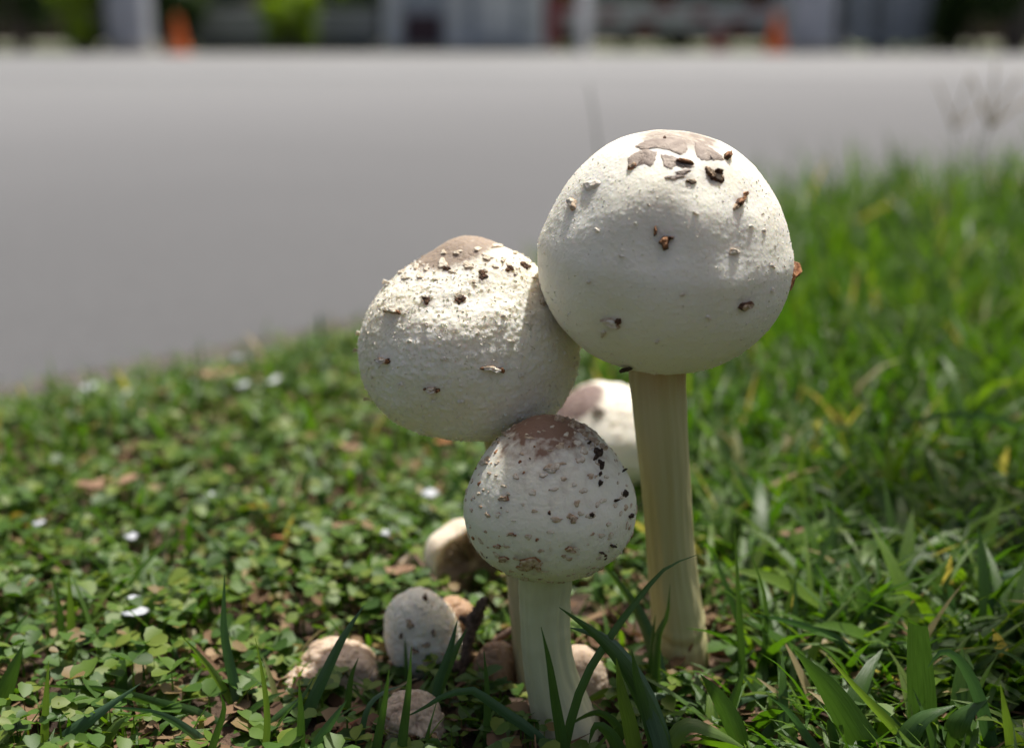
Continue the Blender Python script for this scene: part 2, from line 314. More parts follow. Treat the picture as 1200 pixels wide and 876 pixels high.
# ------------------------------------------------------------------ mushrooms
def frame_axis(a):
    a = Vector(a).normalized(); e1 = Vector((0, -1, 0)); e1 = (e1 - a * e1.dot(a)).normalized(); return a, e1, a.cross(e1)
def make_cap(name, m, root, u, v, Yc, prof, axis, org, seed, na=240, nf=420, low=.02, gran=.0003, gscale=1 / .0013, lumps=(), tint=None, tint_noise=.25, top_smooth=0, stains=(), fold=0, dsh=0):
    """closed, nearly round cap: a profile turned about its axis, pushed in and out by lumps and by fine grains"""
    C = P(u, v, Yc); s = px(u, v, Yc)
    a, e1, e2 = frame_axis(axis)
    pr = cat_spline([(-prof[1][0], prof[1][1])] + list(prof) + [(-prof[-2][0], prof[-2][1])], 900)
    rho = pr[:, 0]; ok = rho >= -1e-6; pr = pr[ok]
    al = np.arctan2(np.maximum(pr[:, 0], 0), pr[:, 1]); rr = np.hypot(pr[:, 0], pr[:, 1]); o_ = np.argsort(al); al, rr = al[o_], rr[o_]
    A = np.linspace(0.004, math.pi - .004, na); Fi = np.linspace(0, 2 * math.pi, nf, endpoint=False)
    AA, FF = np.meshgrid(A, Fi, indexing='ij')
    D = (np.cos(AA)[..., None] * np.array(a) + np.sin(AA)[..., None] * (np.cos(FF)[..., None] * np.array(e1) + np.sin(FF)[..., None] * np.array(e2))).reshape(-1, 3)
    r = np.interp(AA.ravel(), al, rr) * s
    Rm = r.mean()
    r = r * (1 + low * fbm(D * 1.6 + seed, 3) + low * .35 * fbm(D * 5 + seed, 2))
    for (lu, lv, amp, rad, ldep) in lumps:               # local swellings and dents, given where the photograph shows them
        c = P(lu, lv, ldep + dsh) - C; c = np.array(c.normalized())
        ang = np.arccos(np.clip(D @ c, -1, 1)); r = r + amp * s * np.exp(-(ang / R(rad)) ** 2)
    if fold: r = r - fold * s * np.maximum(0, .2 - np.abs(fbm(D * 1.5 + seed * 3, 2))) / .2 * 1.0 + fold * .35 * s * fbm(D * 4 + seed, 3)
    q = D * Rm
    w1 = worley(q * gscale + seed); patchy = sstep(-.25, .35, fbm(q * 160 + seed, 3)) * .75 + .25
    smooth_top = 1 - top_smooth * sstep(math.cos(R(48)), math.cos(R(25)), np.cos(AA.ravel()))
    w2 = worley(q * gscale * np.array([.6, .6, 1.0]) * .6 + 31 + seed)
    r = r + gran * smooth_top * (patchy * sstep(.62, .1, w1) + .8 * sstep(.55, .2, w2) * (1 - .5 * patchy) + .5 * fbm(q * 900, 2))
    V = np.array(C) + D * r[:, None]
    poles = np.array([np.array(C) + np.array(a) * np.interp(0, al, rr) * s, np.array(C) - np.array(a) * np.interp(math.pi, al, rr) * s])
    F = gridfaces(na, nf)[:, ::-1]
    tv = np.zeros(len(V)) if tint is None else tint(AA.ravel(), FF.ravel(), D)
    for (su, sv_, sr, sa) in stains:
        c = P(su, sv_, Yc) - CAMP; h_ = np.array(c.normalized()); rel = V - np.array(CAMP); dd = np.linalg.norm(np.cross(rel, h_), axis=1); fr = (D @ -h_) > 0
        tv = np.maximum(tv, sa * np.exp(-(dd / (sr * s)) ** 2) * fr)
    tv = np.clip(tv + tint_noise * (tv > .01) * fbm(D * 7 + seed, 3), 0, 1)
    o = mesh(name, V, F, m, root, org, attrs={'tint': ('FLOAT', tv)})
    # coarse copy for placing scales
    sa, sf = np.arange(0, na, 3), np.arange(0, nf, 3)
    idx = (sa[:, None] * nf + sf[None, :]).ravel()
    bv = BVHTree.FromPolygons([Vector(x) for x in V[idx]], [tuple(map(int, f)) for f in gridfaces(len(sa), len(sf))[:, ::-1]])
    return o, dict(bvh=bv, C=C, s=s, a=a, e1=e1, e2=e2, org=org, obj=o, V=V, D=D, A=AA.ravel())
def patch(cap, rays_out, ray_c, hgt, m, name='scale', lip=None, rings=4, rough=.35, sink=.0003, label=None):
    """a raised piece of skin lying on the cap: rays pick where its rim and its middle touch the cap"""
    def hit(o, d):
        h = cap['bvh'].ray_cast(o, d); return (h[0], h[1]) if h[0] is not None else None
    c = hit(*ray_c)
    if c is None: return None
    V, F, fm = [], [], []; M_ = len(rays_out)
    last = [c] * M_; V.append(c[0] + c[1] * hgt * 1.05)
    for k in range(1, rings + 1):
        f = k / rings
        for j, (o, d) in enumerate(rays_out):
            h = hit(ray_c[0].lerp(o, f), ray_c[1].lerp(d, f)) or last[j]
            last[j] = h
            z = hgt * (1 + rough * math.sin(j * 12.6 / M_ + k * 1.7 + hgt * 1e5) + random.uniform(-.12, .12) * (rough > .3))
            if k == rings: z = -sink
            elif k == rings - 1: z *= .8
            if lip is not None:
                g = max(0, math.cos(2 * math.pi * j / M_ - lip[0])) ** 2 * f * f
                z += g * lip[1] * (1 if k < rings else .25)
            V.append(h[0] + h[1] * z)
    for j in range(M_):
        F.append((0, 1 + j, 1 + (j + 1) % M_)); fm.append(0)
    for k in range(rings - 1):
        for j in range(M_):
            a = 1 + k * M_ + j; b = 1 + k * M_ + (j + 1) % M_
            F.append((a, a + M_, b + M_, b)); fm.append(1 if (k == rings - 2 and isinstance(m, (list, tuple))) else 0)
    o = mesh(name, [tuple(v) for v in V], F, m, cap['obj'], cap['org'], fmat=fm)
    if label: o['label'] = label
    return o
def outline(n, wpx, hpx, rot=0, jag=.25):
    ph = [random.uniform(0, 6.28) for _ in range(3)]; out = []
    for j in range(n):
        t_ = 2 * math.pi * j / n; k = 1 + jag * (.6 * math.sin(2 * t_ + ph[0]) + .5 * math.sin(3 * t_ + ph[1]) + .4 * math.sin(5 * t_ + ph[2])) + random.uniform(-.06, .06)
        x, y = wpx / 2 * math.cos(t_) * k, hpx / 2 * math.sin(t_) * k
        out.append((x * math.cos(rot) - y * math.sin(rot), x * math.sin(rot) + y * math.cos(rot)))
    return out
def pscale(cap, u, v, wpx, hpx, m, h=.0005, rot=0, lip=None, n=18, jag=.28, poly=None, **kw):
    pts = [(x, y) for x, y in (poly or outline(n, wpx, hpx, rot, jag))]
    if poly: pts = [(x - u, y - v) for x, y in densify(poly, 5)]
    rc = (CAMP.copy(), ray(u, v).normalized())
    return patch(cap, [(CAMP.copy(), ray(u + x, v + y).normalized()) for x, y in pts], rc, h, m, lip=lip, **kw)
def densify(poly, k):
    out = []
    for i in range(len(poly)):
        a, b = poly[i], poly[(i + 1) % len(poly)]
        for j in range(k):
            f = j / k; out.append((a[0] + (b[0] - a[0]) * f + random.uniform(-1.3, 1.3), a[1] + (b[1] - a[1]) * f + random.uniform(-1.0, 1.0)))
    return out
def dscale(cap, al, fi, wm, hm, m, h=.0004, lip=None, n=9, jag=.3, **kw):
    """a scale placed by its direction from the middle of the cap (any side of it)"""
    d = cap['a'] * math.cos(al) + (cap['e1'] * math.cos(fi) + cap['e2'] * math.sin(fi)) * math.sin(al)
    o = cap['C'] + d * .2; tx = cap['a'].cross(d).normalized(); ty = d.cross(tx)
    outs = [(o + tx * x + ty * y, -d) for x, y in outline(n, wm, hm, 0, jag)]
    return patch(cap, outs, (o, -d), h, m, lip=lip, **kw)
def flakes(cap, n, size, m, seed, amin=.5, amax=3.0, stand=.9):
    """fine curled shreds of skin, too small to count"""
    g = np.random.default_rng(seed); ok = np.where((cap['A'] > amin) & (cap['A'] < amax))[0]
    wgt = np.sin(cap['A'][ok]); i = g.choice(ok, n, p=wgt / wgt.sum())
    p = cap['V'][i]; nrm = cap['D'][i]
    t1 = np.cross(nrm, g.normal(size=(n, 3))); t1 /= np.linalg.norm(t1, axis=1)[:, None]; t2 = np.cross(nrm, t1)
    s = size * g.uniform(.4, 1.3, n)[:, None]; st = g.uniform(.15, stand, n)[:, None]
    p = p - nrm * size * .12
    V = np.stack([p - t1 * s * .6, p + t1 * s * .6, p + t1 * s * .45 + t2 * s * .5 * (1.1 - st) + nrm * s * .55 * st, p - t1 * s * .35 + t2 * s * .5 * (1.1 - st) + nrm * s * .6 * st,
                  p + t1 * s * .1 + t2 * s * 1.0 * (1.1 - st) + nrm * s * .9 * st], 1).reshape(-1, 3)
    b = np.arange(n)[:, None] * 5
    F = np.concatenate([b + np.array([0, 1, 2]), b + np.array([0, 2, 3]), b + np.array([3, 2, 4])])
    return tag(mesh('skin_shreds', V, F, m, cap['obj'], cap['org'], smooth=False), kind='stuff')
def make_stem(root, org, path, m, tint=None, nseg=110, nr=64, fib=.00008, lump=.00035, seed=0, name='stem', ridge=None):
    """path: (point, radius) pairs from the ground up"""
    pts = cat_spline([tuple(p) + (r,) for p, r in path], nseg); c = pts[:, :3]; r = pts[:, 3]
    T = np.gradient(c, axis=0); T /= np.linalg.norm(T, axis=1)[:, None]
    e1 = np.cross(T, np.array([0, 1, 0.])); e1 /= np.linalg.norm(e1, axis=1)[:, None]; e2 = np.cross(T, e1)
    th = np.linspace(0, 2 * math.pi, nr, endpoint=False); tt = np.linspace(0, 1, nseg)
    TH, TT = np.meshgrid(th, tt); L_ = np.linalg.norm(np.diff(c, axis=0), axis=1).sum()
    q = np.stack([np.cos(TH).ravel() * 3.2, np.sin(TH).ravel() * 3.2, TT.ravel() * L_ * 45], -1)
    qf = np.stack([np.cos(TH).ravel() * 14, np.sin(TH).ravel() * 14, TT.ravel() * L_ * 25], -1)
    rad = np.repeat(r, nr) + lump * 2.2 * fbm(q + seed, 3) + fib * fbm(qf + seed, 3)
    if ridge is not None: rad = rad + ridge(TT.ravel(), TH.ravel())
    V = np.repeat(c, nr, 0) + rad[:, None] * (np.cos(TH).ravel()[:, None] * np.repeat(e1, nr, 0) + np.sin(TH).ravel()[:, None] * np.repeat(e2, nr, 0))
    suv = np.stack([TH.ravel() / (2 * math.pi) * 1.0, TT.ravel(), np.zeros(len(V))], -1)
    suv[:, 0] = np.abs(suv[:, 0] - .5) * 2                       # mirrored so that the seam does not show
    tv = np.zeros(len(V)) if tint is None else tint(TT.ravel(), TH.ravel())
    F = gridfaces(nseg, nr)
    return mesh(name, V, F, m, root, org, attrs={'tint': ('FLOAT', np.clip(tv, 0, 1)), 'suv': ('FLOAT_VECTOR', suv)})

# --- tall mushroom with the largest cap
YB, YBC = .344, .325
orgB = G(800, 778); orgB = Vector((orgB.x, YB, 0))
big = thing('mushroom', orgB, 'tallest white mushroom with the largest round cap on a long cream stem', 'mushroom', 'mushrooms growing in a clump')
def bigtint(A, Fi, D):
    c = np.array((P(795, 178, .34) - P(779, 298, .346)).normalized()); return .75 * sstep(R(30), R(12), np.arccos(np.clip(D @ c, -1, 1)))
profB = [(0, 139), (40, 137), (80, 119), (120, 76), (144, 22), (148, -8), (142, -45), (123, -82), (93, -111), (60, -128), (30, -135), (0, -136)]
capB, cB = make_cap('cap', M['cap_big'], big, 779, 298, YBC, profB, (.05, -.10, 1), orgB, 3.1, 330, 600, .014, .00009, 1 / .0010,
    lumps=[(776, 282, -5, 13, .315), (861, 296, -4, 12, .32), (868, 240, -4, 12, .33), (672, 240, -4, 10, .33), (820, 258, 5, 15, .318), (735, 245, 4, 14, .32), (716, 380, -3, 8, .315), (872, 360, -3, 9, .32), (770, 225, 4, 12, .325), (850, 330, 2, 10, .315), (790, 180, 3, 25, .335)], dsh=-.021,
    top_smooth=.6, tint=bigtint, stains=[(776, 280, 11, .55), (867, 236, 9, .5), (860, 295, 7, .45), (872, 358, 10, .45), (716, 379, 10, .5), (671, 240, 8, .45), (835, 205, 16, .6), (800, 205, 18, .45), (707, 391, 5, .35)])
DK = [M['rust'], M['dark']]
pscale(cB, 785, 172, 0, 0, M['palebrown'], .0002, poly=[(738, 171), (752, 164), (775, 159), (800, 160), (806, 168), (808, 178), (800, 184), (780, 176), (760, 171), (746, 176)], n=20, rings=6)
pscale(cB, 757, 182, 0, 0, M['palebrown'], .0002, poly=[(732, 186), (742, 178), (757, 174), (771, 178), (770, 188), (764, 197), (752, 194), (742, 199), (733, 197)], n=18, rings=6)
pscale(cB, 783, 188, 0, 0, M['palebrown'], .0002, poly=[(774, 180), (788, 182), (812, 190), (818, 197), (804, 198), (796, 194), (786, 200), (776, 196)], rings=6)
pscale(cB, 826, 175, 0, 0, M['palebrown'], .0002, poly=[(812, 164), (824, 168), (838, 176), (848, 184), (852, 190), (838, 190), (822, 190), (813, 182)], rings=6)
pscale(cB, 801, 190, 22, 5, DK, .0008, .25, (1.2, .0006))
pscale(cB, 833, 203, 0, 0, [M['tan'], M['dark']], .0008, poly=[(825, 195), (836, 199), (850, 203), (847, 207), (851, 213), (846, 216), (836, 212), (829, 206)], lip=(4.7, .0006))
pscale(cB, 840, 204, 14, 4, M['dark'], .0015, .45)
pscale(cB, 790, 208, 26, 6, [M['palebrown'], M['tan']], .0003, -.1)
pscale(cB, 810, 213, 14, 6, [M['tan'], M['dark']], .0006)
pscale(cB, 800, 202, 22, 6, M['palebrown'], .0003, -.1)
pscale(cB, 852, 184, 9, 7, [M['rust'], M['dark']], .0012, .3, (.5, .001))
pscale(cB, 741, 196, 12, 5, [M['tan'], M['rust']], .0008, -.5)
pscale(cB, 779, 162, 5, 3, M['dark'], .0004)
pscale(cB, 779, 284, 15, 15, DK, .0011, .3, (1.6, .0010), n=9, jag=.4)
pscale(cB, 768, 271, 5, 11, DK, .0012, .1, (.3, .0006))
pscale(cB, 786, 279, 8, 5, M['dark'], .0012, -.4)
pscale(cB, 867, 237, 8, 15, [M['rust'], M['dark']], .0012, .5, (2.4, .0008))
pscale(cB, 873, 228, 6, 6, M['rust'], .0009)
pscale(cB, 862, 243, 8, 8, M['tan'], .0006)
pscale(cB, 860, 295, 12, 11, [M['ptan'], M['tan']], .0007)
pscale(cB, 873, 358, 18, 9, [M['tan'], M['dark']], .0011, -.3, (4.7, .0008))
pscale(cB, 716, 378, 22, 12, [M['white'], M['tan']], .0009, .25, (1.5, .0006))
pscale(cB, 725, 376, 7, 8, M['dark'], .0009)
pscale(cB, 707, 391, 5, 13, M['ptan'], .0004, .5)
pscale(cB, 671, 239, 11, 15, [M['ptan'], M['tan']], .0009, .2, (.5, .0008))
pscale(cB, 693, 217, 20, 14, M['white'], .0006)
pscale(cB, 659, 218, 5, 7, M['rust'], .0008)
for (u_, v_) in [(700, 270), (728, 300), (815, 250), (760, 240), (895, 270), (830, 372), (690, 330), (905, 340), (745, 262), (880, 265), (800, 345), (770, 400), (905, 312)]:
    pscale(cB, u_, v_, random.uniform(5, 10), random.uniform(3, 6), M['white'], .0004, random.uniform(-.6, .6))
# curled flap hanging off the cap's edge
def curl_flap(cap, u, v, Yd, pts_px, thick, m, label):
    """small leathery flap standing off the cap: an outline with thickness and a folded middle"""
    c = P(u, v, Yd); s_ = px(u, v, Yd); n = len(pts_px); V, F = [], []
    for side in (0, 1):
        for (x, y) in pts_px:
            V.append(P(u + x, v + y, Yd) + Vector((0, (thick if side else -thick) + .0018 * math.sin(y * .35) + .0008 * math.cos(x * .6), 0)))
    V.append(P(u + 1, v, Yd) + Vector((0, -thick * 2.6, 0))); V.append(P(u, v, Yd) + Vector((0, thick * 1.4, 0)))
    for j in range(n):
        k = (j + 1) % n; F += [(j, n + j, n + k, k), (2 * n, j, k), (2 * n + 1, n + k, n + j)]
    o = mesh('flap', V, F, m, cap['obj'], cap['org'], smooth=False); o['label'] = label; return o
curl_flap(cB, 930, 322, .328, [(-8, -12), (-2, -15), (4, -14), (9, -12), (8, -6), (5, -1), (3, 5), (-1, 11), (-5, 17), (-8, 14), (-7, 6), (-9, 0)], .0008, M['rust'], 'rust brown curled flap at the cap edge')
curl_flap(cB, 731, 434, .311, [(-6, 0), (-2, -4), (6, -6), (10, -3), (4, 0), (1, 4), (-4, 4)], .0006, M['soil_bit'], 'dark crumb under the cap rim')
flakes(cB, 3800, .00045, M['flake'], 1, .7, 2.9)
def tintB(t_, th):
    return 1.0 * sstep(.80, .97, t_) * (.45 + .55 * np.cos(th - 2.6)) + .9 * np.exp(-((t_ - .13) / .05) ** 2) + .5 * sstep(.1, 0, t_)
sB = px(785, 600, YB)
pB = [(P(806, 850, YB + .001), 36 * sB), (P(801, 790, YB + .001), 33.5 * sB), (P(796, 735, YB), 31 * sB), (P(789, 680, .3425), 29 * sB), (P(784, 625, .340), 27.6 * sB), (P(780, 560, .336), 27.8 * sB), (P(775, 500, .332), 29 * sB), (P(771, 445, .329), 30.6 * sB), (P(771, 400, .327), 31.5 * sB)]
stemB = make_stem(big, orgB, pB, M['stem'], tintB, 170, 80, seed=2, ridge=lambda t_, th: .0004 * np.exp(-((t_ - .265 - .012 * np.sin(th * 2 + 1)) / .012) ** 2) - .0005 * np.exp(-((t_ - .24 - .012 * np.sin(th * 2 + 1)) / .01) ** 2))
# reddish root thread across the foot of the tall stem
def tube(name, pts, m, parent=None, org=(0, 0, 0), nr=8, n=24, jit=0.0, seed=0):
    p = cat_spline(pts, n); c = p[:, :3]; r = p[:, 3]
    T = np.gradient(c, axis=0); T /= np.linalg.norm(T, axis=1)[:, None] + 1e-12
    ref = np.array([.3, .9, .2]); e1 = np.cross(T, ref); e1 /= np.linalg.norm(e1, axis=1)[:, None]; e2 = np.cross(T, e1)
    th = np.linspace(0, 2 * math.pi, nr, endpoint=False)
    rad = r[:, None] * (1 + jit * np.random.default_rng(seed).uniform(-1, 1, (n, nr)))
    V = (c[:, None, :] + rad[..., None] * (np.cos(th)[None, :, None] * e1[:, None, :] + np.sin(th)[None, :, None] * e2[:, None, :])).reshape(-1, 3)
    F = [tuple(map(int, f)) for f in gridfaces(n, nr)] + [tuple(range(nr))[::-1], tuple(range((n - 1) * nr, n * nr))]
    return mesh(name, V, F, m, parent, org)
th_pts = [(783, 800, .0003), (790, 788, .0004), (797, 778, .0005), (804, 770, .0005), (809, 758, .0005), (813, 745, .0004), (814, 738, .0002)]
tag(tube('root_thread', [tuple(P(a, b, .3375)) + (r,) for a, b, r in th_pts], M['redtwig'], org=P(783, 800, .3375)), 'thin reddish root thread lying on the foot of the tall stem', 'root')

# --- leaning cream cap touching the tall one
YL = .341
orgL = Vector((P(640, 815, .325).x, .328, 0))
lef = thing('mushroom', orgL, 'leaning cream mushroom whose broad grainy cap touches the largest cap', 'mushroom', 'mushrooms growing in a clump')
profL = [(0, 121), (22, 116), (50, 99), (80, 78), (110, 48), (126, 12), (129, -22), (119, -58), (94, -88), (58, -104), (24, -111), (0, -112)]
def tintL(A, Fi, D):
    c = np.array((P(530, 288, .372) - P(550, 398, .374)).normalized()); ang = np.arccos(np.clip(D @ c, -1, 1))
    c2 = np.array((P(645, 360, .355) - P(550, 398, .374)).normalized()); an2 = np.arccos(np.clip(D @ c2, -1, 1))
    c3 = np.array((P(570, 425, .34) - P(550, 398, .374)).normalized()); an3 = np.arccos(np.clip(D @ c3, -1, 1))
    return np.clip(sstep(R(34), R(20), ang) * .9 + .35 * sstep(R(22), R(6), an2) + .22 * sstep(R(20), R(4), an3), 0, 1)
capL, cL = make_cap('cap', M['cap_left'], lef, 550, 398, YL, profL, (-.02, -.02, 1), orgL, 9.4, 330, 560, .018, .00030, 1 / .00165,
    lumps=[(612, 305, 12, 22, .365), (478, 305, -2, 18, .36), (455, 340, 3, 14, .36), (600, 490, 4, 22, .365), (500, 352, -3, 8, .345), (538, 352, -2, 8, .343), (566, 322, -3, 8, .345), (520, 380, 3, 12, .343), (590, 350, 3, 10, .343)], tint=tintL, dsh=-.033, top_smooth=.5, stains=[(566, 323, 7, .5), (500, 352, 8, .5), (539, 352, 8, .55), (519, 309, 12, .55), (548, 311, 10, .5), (571, 301, 11, .5), (492, 323, 8, .45), (475, 325, 8, .45), (585, 288, 12, .5), (597, 316, 7, .5), (616, 312, 7, .5), (575, 424, 14, .32), (637, 350, 9, .5)])
for a in [(566, 323, 13, 10, 'd'), (500, 352, 12, 7, 'd'), (539, 352, 11, 9, 'd'), (597, 315, 9, 7, 'd'), (616, 312, 10, 8, 'd'), (571, 301, 18, 8, 't'), (548, 311, 15, 9, 't'), (519, 309, 17, 12, 't'), (524, 315, 8, 5, 'd'),
          (492, 323, 9, 9, 't'), (475, 325, 11, 7, 't'), (585, 288, 20, 6, 't'), (500, 315, 8, 6, 't'), (488, 312, 9, 7, 't'), (536, 296, 14, 5, 't'), (520, 296, 9, 5, 't'), (605, 296, 10, 5, 't'), (590, 305, 7, 6, 't'), (604, 320, 6, 6, 't'), (637, 352, 7, 16, 't'), (560, 292, 12, 5, 't'), (470, 318, 9, 5, 't'), (510, 327, 7, 5, 't'),
          (530, 318, 8, 5, 't'), (580, 312, 9, 5, 't'), (555, 330, 6, 4, 't'), (627, 325, 7, 5, 't')]:
    if a[4] == 'd': pscale(cL, *a[:4], [M['dark'], M['dark']], .0004, random.uniform(-.4, .4), (random.uniform(3.6, 5.6), .0007), jag=.6); pscale(cL, a[0] + random.uniform(-2, 2), a[1] - a[3] * .5, a[2] * .9, a[3] * .5, [M['ptan'], M['rust']], .0003, random.uniform(-.3, .3), (4.7, .0004), jag=.5)
    else: pscale(cL, *a[:4], [M['ptan'], M['tan']], .0003, random.uniform(-.4, .2), (random.uniform(1, 2.2), .0004), jag=.4)
def flapscale(u, v, w_, h_, rot=0):
    pscale(cL, u + w_ * .38, v + h_ * .15, w_ * .34, h_ * .8, [M['rust'], M['dark']], .0007, rot + .3)
    pscale(cL, u - w_ * .42, v - h_ * .05, w_ * .22, h_ * .5, [M['rust'], M['dark']], .0006, rot)
    pscale(cL, u - w_ * .04, v, w_ * .85, h_ * .8, [M['white'], M['tan']], .0012, rot, (1.3, .0009), jag=.3)
flapscale(577, 432, 27, 10, .06); flapscale(506, 456, 18, 7); flapscale(449, 422, 16, 9, .25); flapscale(460, 365, 18, 7, .05)
for (u_, v_, d_) in [(452, 331, -.5), (421, 391, 0), (418, 411, .2), (430, 468, .5)]:
    curl_flap(cL, u_, v_, .341, [(6, -2), (2, -3), (-2, -5), (-4, -2), (-3, 0), (-5, 3), (-1, 2), (3, 1), (6, 3)], .0003, M['flake_f'] if v_ > 400 else M['white'], 'small curled shred at the cap edge')
for (u_, v_) in [(480, 400), (520, 420), (600, 400), (560, 390), (470, 450), (540, 470), (610, 440), (590, 370), (620, 380), (500, 380)]:
    pscale(cL, u_, v_, random.uniform(6, 11), random.uniform(4, 6), M['white'], .0005, random.uniform(-.6, .6))
flakes(cL, 6500, .00065, M['flake'], 2, .5, 2.9)
sL = px(610, 650, .338)
pL = [(P(648, 850, .326), 31 * sL), (P(640, 812, .327), 29 * sL), (P(630, 770, .332), 27 * sL), (P(622, 710, .337), 26 * sL), (P(616, 650, .341), 25 * sL), (P(607, 580, .342), 26 * sL), (P(596, 520, .342), 28 * sL), (P(588, 480, .342), 29 * sL)]
make_stem(lef, orgL, pL, M['stem'], lambda t_, th: .25 + 0 * t_, seed=5)

# --- small front mushroom
YF = .310
orgF = Vector((P(668, 855, .306).x, .306, 0))
fro = thing('mushroom', orgF, 'short mushroom with an egg-shaped cap, brown top and many tan specks', 'mushroom', 'mushrooms growing in a clump')
profF = [(0, 103), (22, 98), (50, 81), (76, 54), (96, 17), (101, -12), (93, -46), (68, -72), (34, -88), (0, -92)]
def tintF(A, Fi, D): return sstep(R(56), R(8), A) * .84 + .16 * sstep(R(85), R(45), A)
capF, cF = make_cap('cap', M['cap_front'], fro, 644, 585, YF, profF, (-.06, -.08, 1), orgF, 21.7, 300, 520, .010, .00007, 1 / .0011, lumps=[(690, 505, 3, 12, .31), (625, 650, 2, 12, .29)], tint=tintF, tint_noise=.55, stains=[(620, 661, 16, .5), (590, 656, 9, .45), (668, 644, 8, .3), (591, 584, 8, .35), (567, 542, 6, .45), (702, 536, 9, .4), (645, 551, 12, .25)])
g = random.Random(77)
for ringk in range(18):                                   # tan specks in rough rings, denser round the brown top
    al = R(16 + ringk * 7.2); n = int(32 * math.sin(al) + 6)
    for k in range(n):
        if g.random() < .36: continue
        a2 = al + R(g.uniform(-4, 4)); fi = 2 * math.pi * (k + g.uniform(-.45, .45)) / n
        big_ = g.random() < .3
        wm = g.uniform(.0012, .0028) * (1.25 if big_ else .8); hm = wm * g.uniform(.35, .8)
        mm = g.choice(['ptan', 'ptan', 'ptan', 'ptan', 'tan', 'tan'] if g.random() < .86 else ['rust', 'rust', 'dark'])
        if mm in ('rust', 'dark'): wm *= .5; hm *= .7
        dscale(cF, a2, fi, wm, hm, [M['ptan'], M['tan']] if mm == 'ptan' else M[mm], g.uniform(.00012, .0003), (g.uniform(3.9, 5.5), .0002), 12, .35, rings=3, sink=.00015)
for a in [(701, 530, 10, 13), (704, 544, 7, 13), (698, 536, 6, 7), (703, 555, 3, 6), (703, 566, 4, 9), (732, 578, 6, 10), (722, 586, 6, 4), (693, 603, 5, 8), (718, 639, 7, 4), (705, 647, 5, 3), (690, 519, 4, 3), (731, 551, 4, 4), (739, 604, 4, 7)]:
    pscale(cF, *a, M['soil_bit'], .0006, random.uniform(-.5, .5), jag=.35, rough=.5, n=18)
for a in [(620, 660, 30, 16), (612, 664, 16, 10), (630, 664, 12, 9), (590, 655, 16, 7), (583, 640, 9, 6), (567, 542, 9, 9), (591, 584, 12, 9), (668, 644, 15, 7), (672, 608, 12, 10), (645, 551, 20, 6), (600, 626, 10, 5)]:
    pscale(cF, *a, [M['tan'], M['rust']] if a[1] > 580 else [M['ptan'], M['tan']], .0004, random.uniform(-.3, .3), (4.7, .0003), jag=.4, rough=.6, n=14)
for a in [(655, 491, 12, 6), (672, 498, 14, 6), (684, 508, 13, 6), (696, 517, 12, 6), (612, 492, 14, 5), (600, 500, 10, 5), (590, 508, 10, 6), (706, 524, 9, 5)]:
    pscale(cF, *a, [M['tan'], M['tan']], .0006, random.uniform(.2, .7), (4.7, .0005), jag=.45, rough=.7)
flakes(cF, 1500, .0004, M['flake_f'], 3, 1.6, 2.8)
sF = px(640, 740, YF)
pF = [(P(676, 905, .305), 44 * sF), (P(667, 862, .306), 40 * sF), (P(655, 825, .307), 34 * sF), (P(645, 785, .308), 30 * sF), (P(639, 740, .309), 28.5 * sF), (P(638, 700, .310), 29 * sF), (P(640, 660, .310), 31 * sF), (P(641, 630, .310), 31 * sF)]
make_stem(fro, orgF, pF, M['stem_f'], lambda t_, th: .8 * sstep(.35, .1, t_), 140, 72, seed=8, lump=.0005, ridge=lambda t_, th: .00012 * np.maximum(0, np.sin(t_ * 60 + 1.5 * np.sin(th * 2))) * sstep(.35, .55, t_) * sstep(.95, .8, t_))

# --- blurred mushroom standing behind the tall stem
YK = .455
orgK = Vector((P(712, 500, YK).x, YK, 0))
bak = thing('mushroom', orgK, 'white mushroom standing behind the tall stem with a mauve brown crown', 'mushroom', 'mushrooms growing in a clump')
profK = [(0, 62), (25, 58), (50, 40), (68, 8), (66, -24), (45, -50), (20, -60), (0, -62)]
def tintK(A, Fi, D):
    c = np.array((P(674, 462, YK - .006) - P(708, 508, YK)).normalized()); return sstep(R(40), R(22), np.arccos(np.clip(D @ c, -1, 1)))
capK, cK = make_cap('cap', M['cap_back'], bak, 708, 510, YK, profK, (.05, 0, 1), orgK, 4.4, 120, 200, .05, .0003, 1 / .0015, tint=tintK)
pscale(cK, 701, 482, 16, 12, [M['palebrown'], M['dark']], .0012)
pscale(cK, 760, 470, 12, 9, [M['palebrown'], M['dark']], .0012)
flakes(cK, 900, .0006, M['flake'], 5)
sK = px(712, 560, YK)
make_stem(bak, orgK, [(Vector((orgK.x + .002, YK, -.01)), 24 * sK), (P(712, 600, YK), 21 * sK), (P(711, 560, YK), 20 * sK), (P(710, 520, YK), 20 * sK)], M['stem'], seed=6)

# --- pale swollen stub tucked behind the front stem
YS = .327
orgS = Vector((P(684, 810, YS).x, YS, 0))
stub = thing('mushroom', orgS, 'pale swollen young stub tucked behind the front mushroom stem', 'mushroom', 'mushrooms growing in a clump')
make_cap('cap', M['cap_half'], stub, 681, 800, YS, [(0, 46), (16, 40), (27, 20), (31, -5), (28, -28), (14, -42), (0, -44)], (-.1, 0, 1), orgS, 2.2, 70, 110, .06, .0003, 1 / .0015)

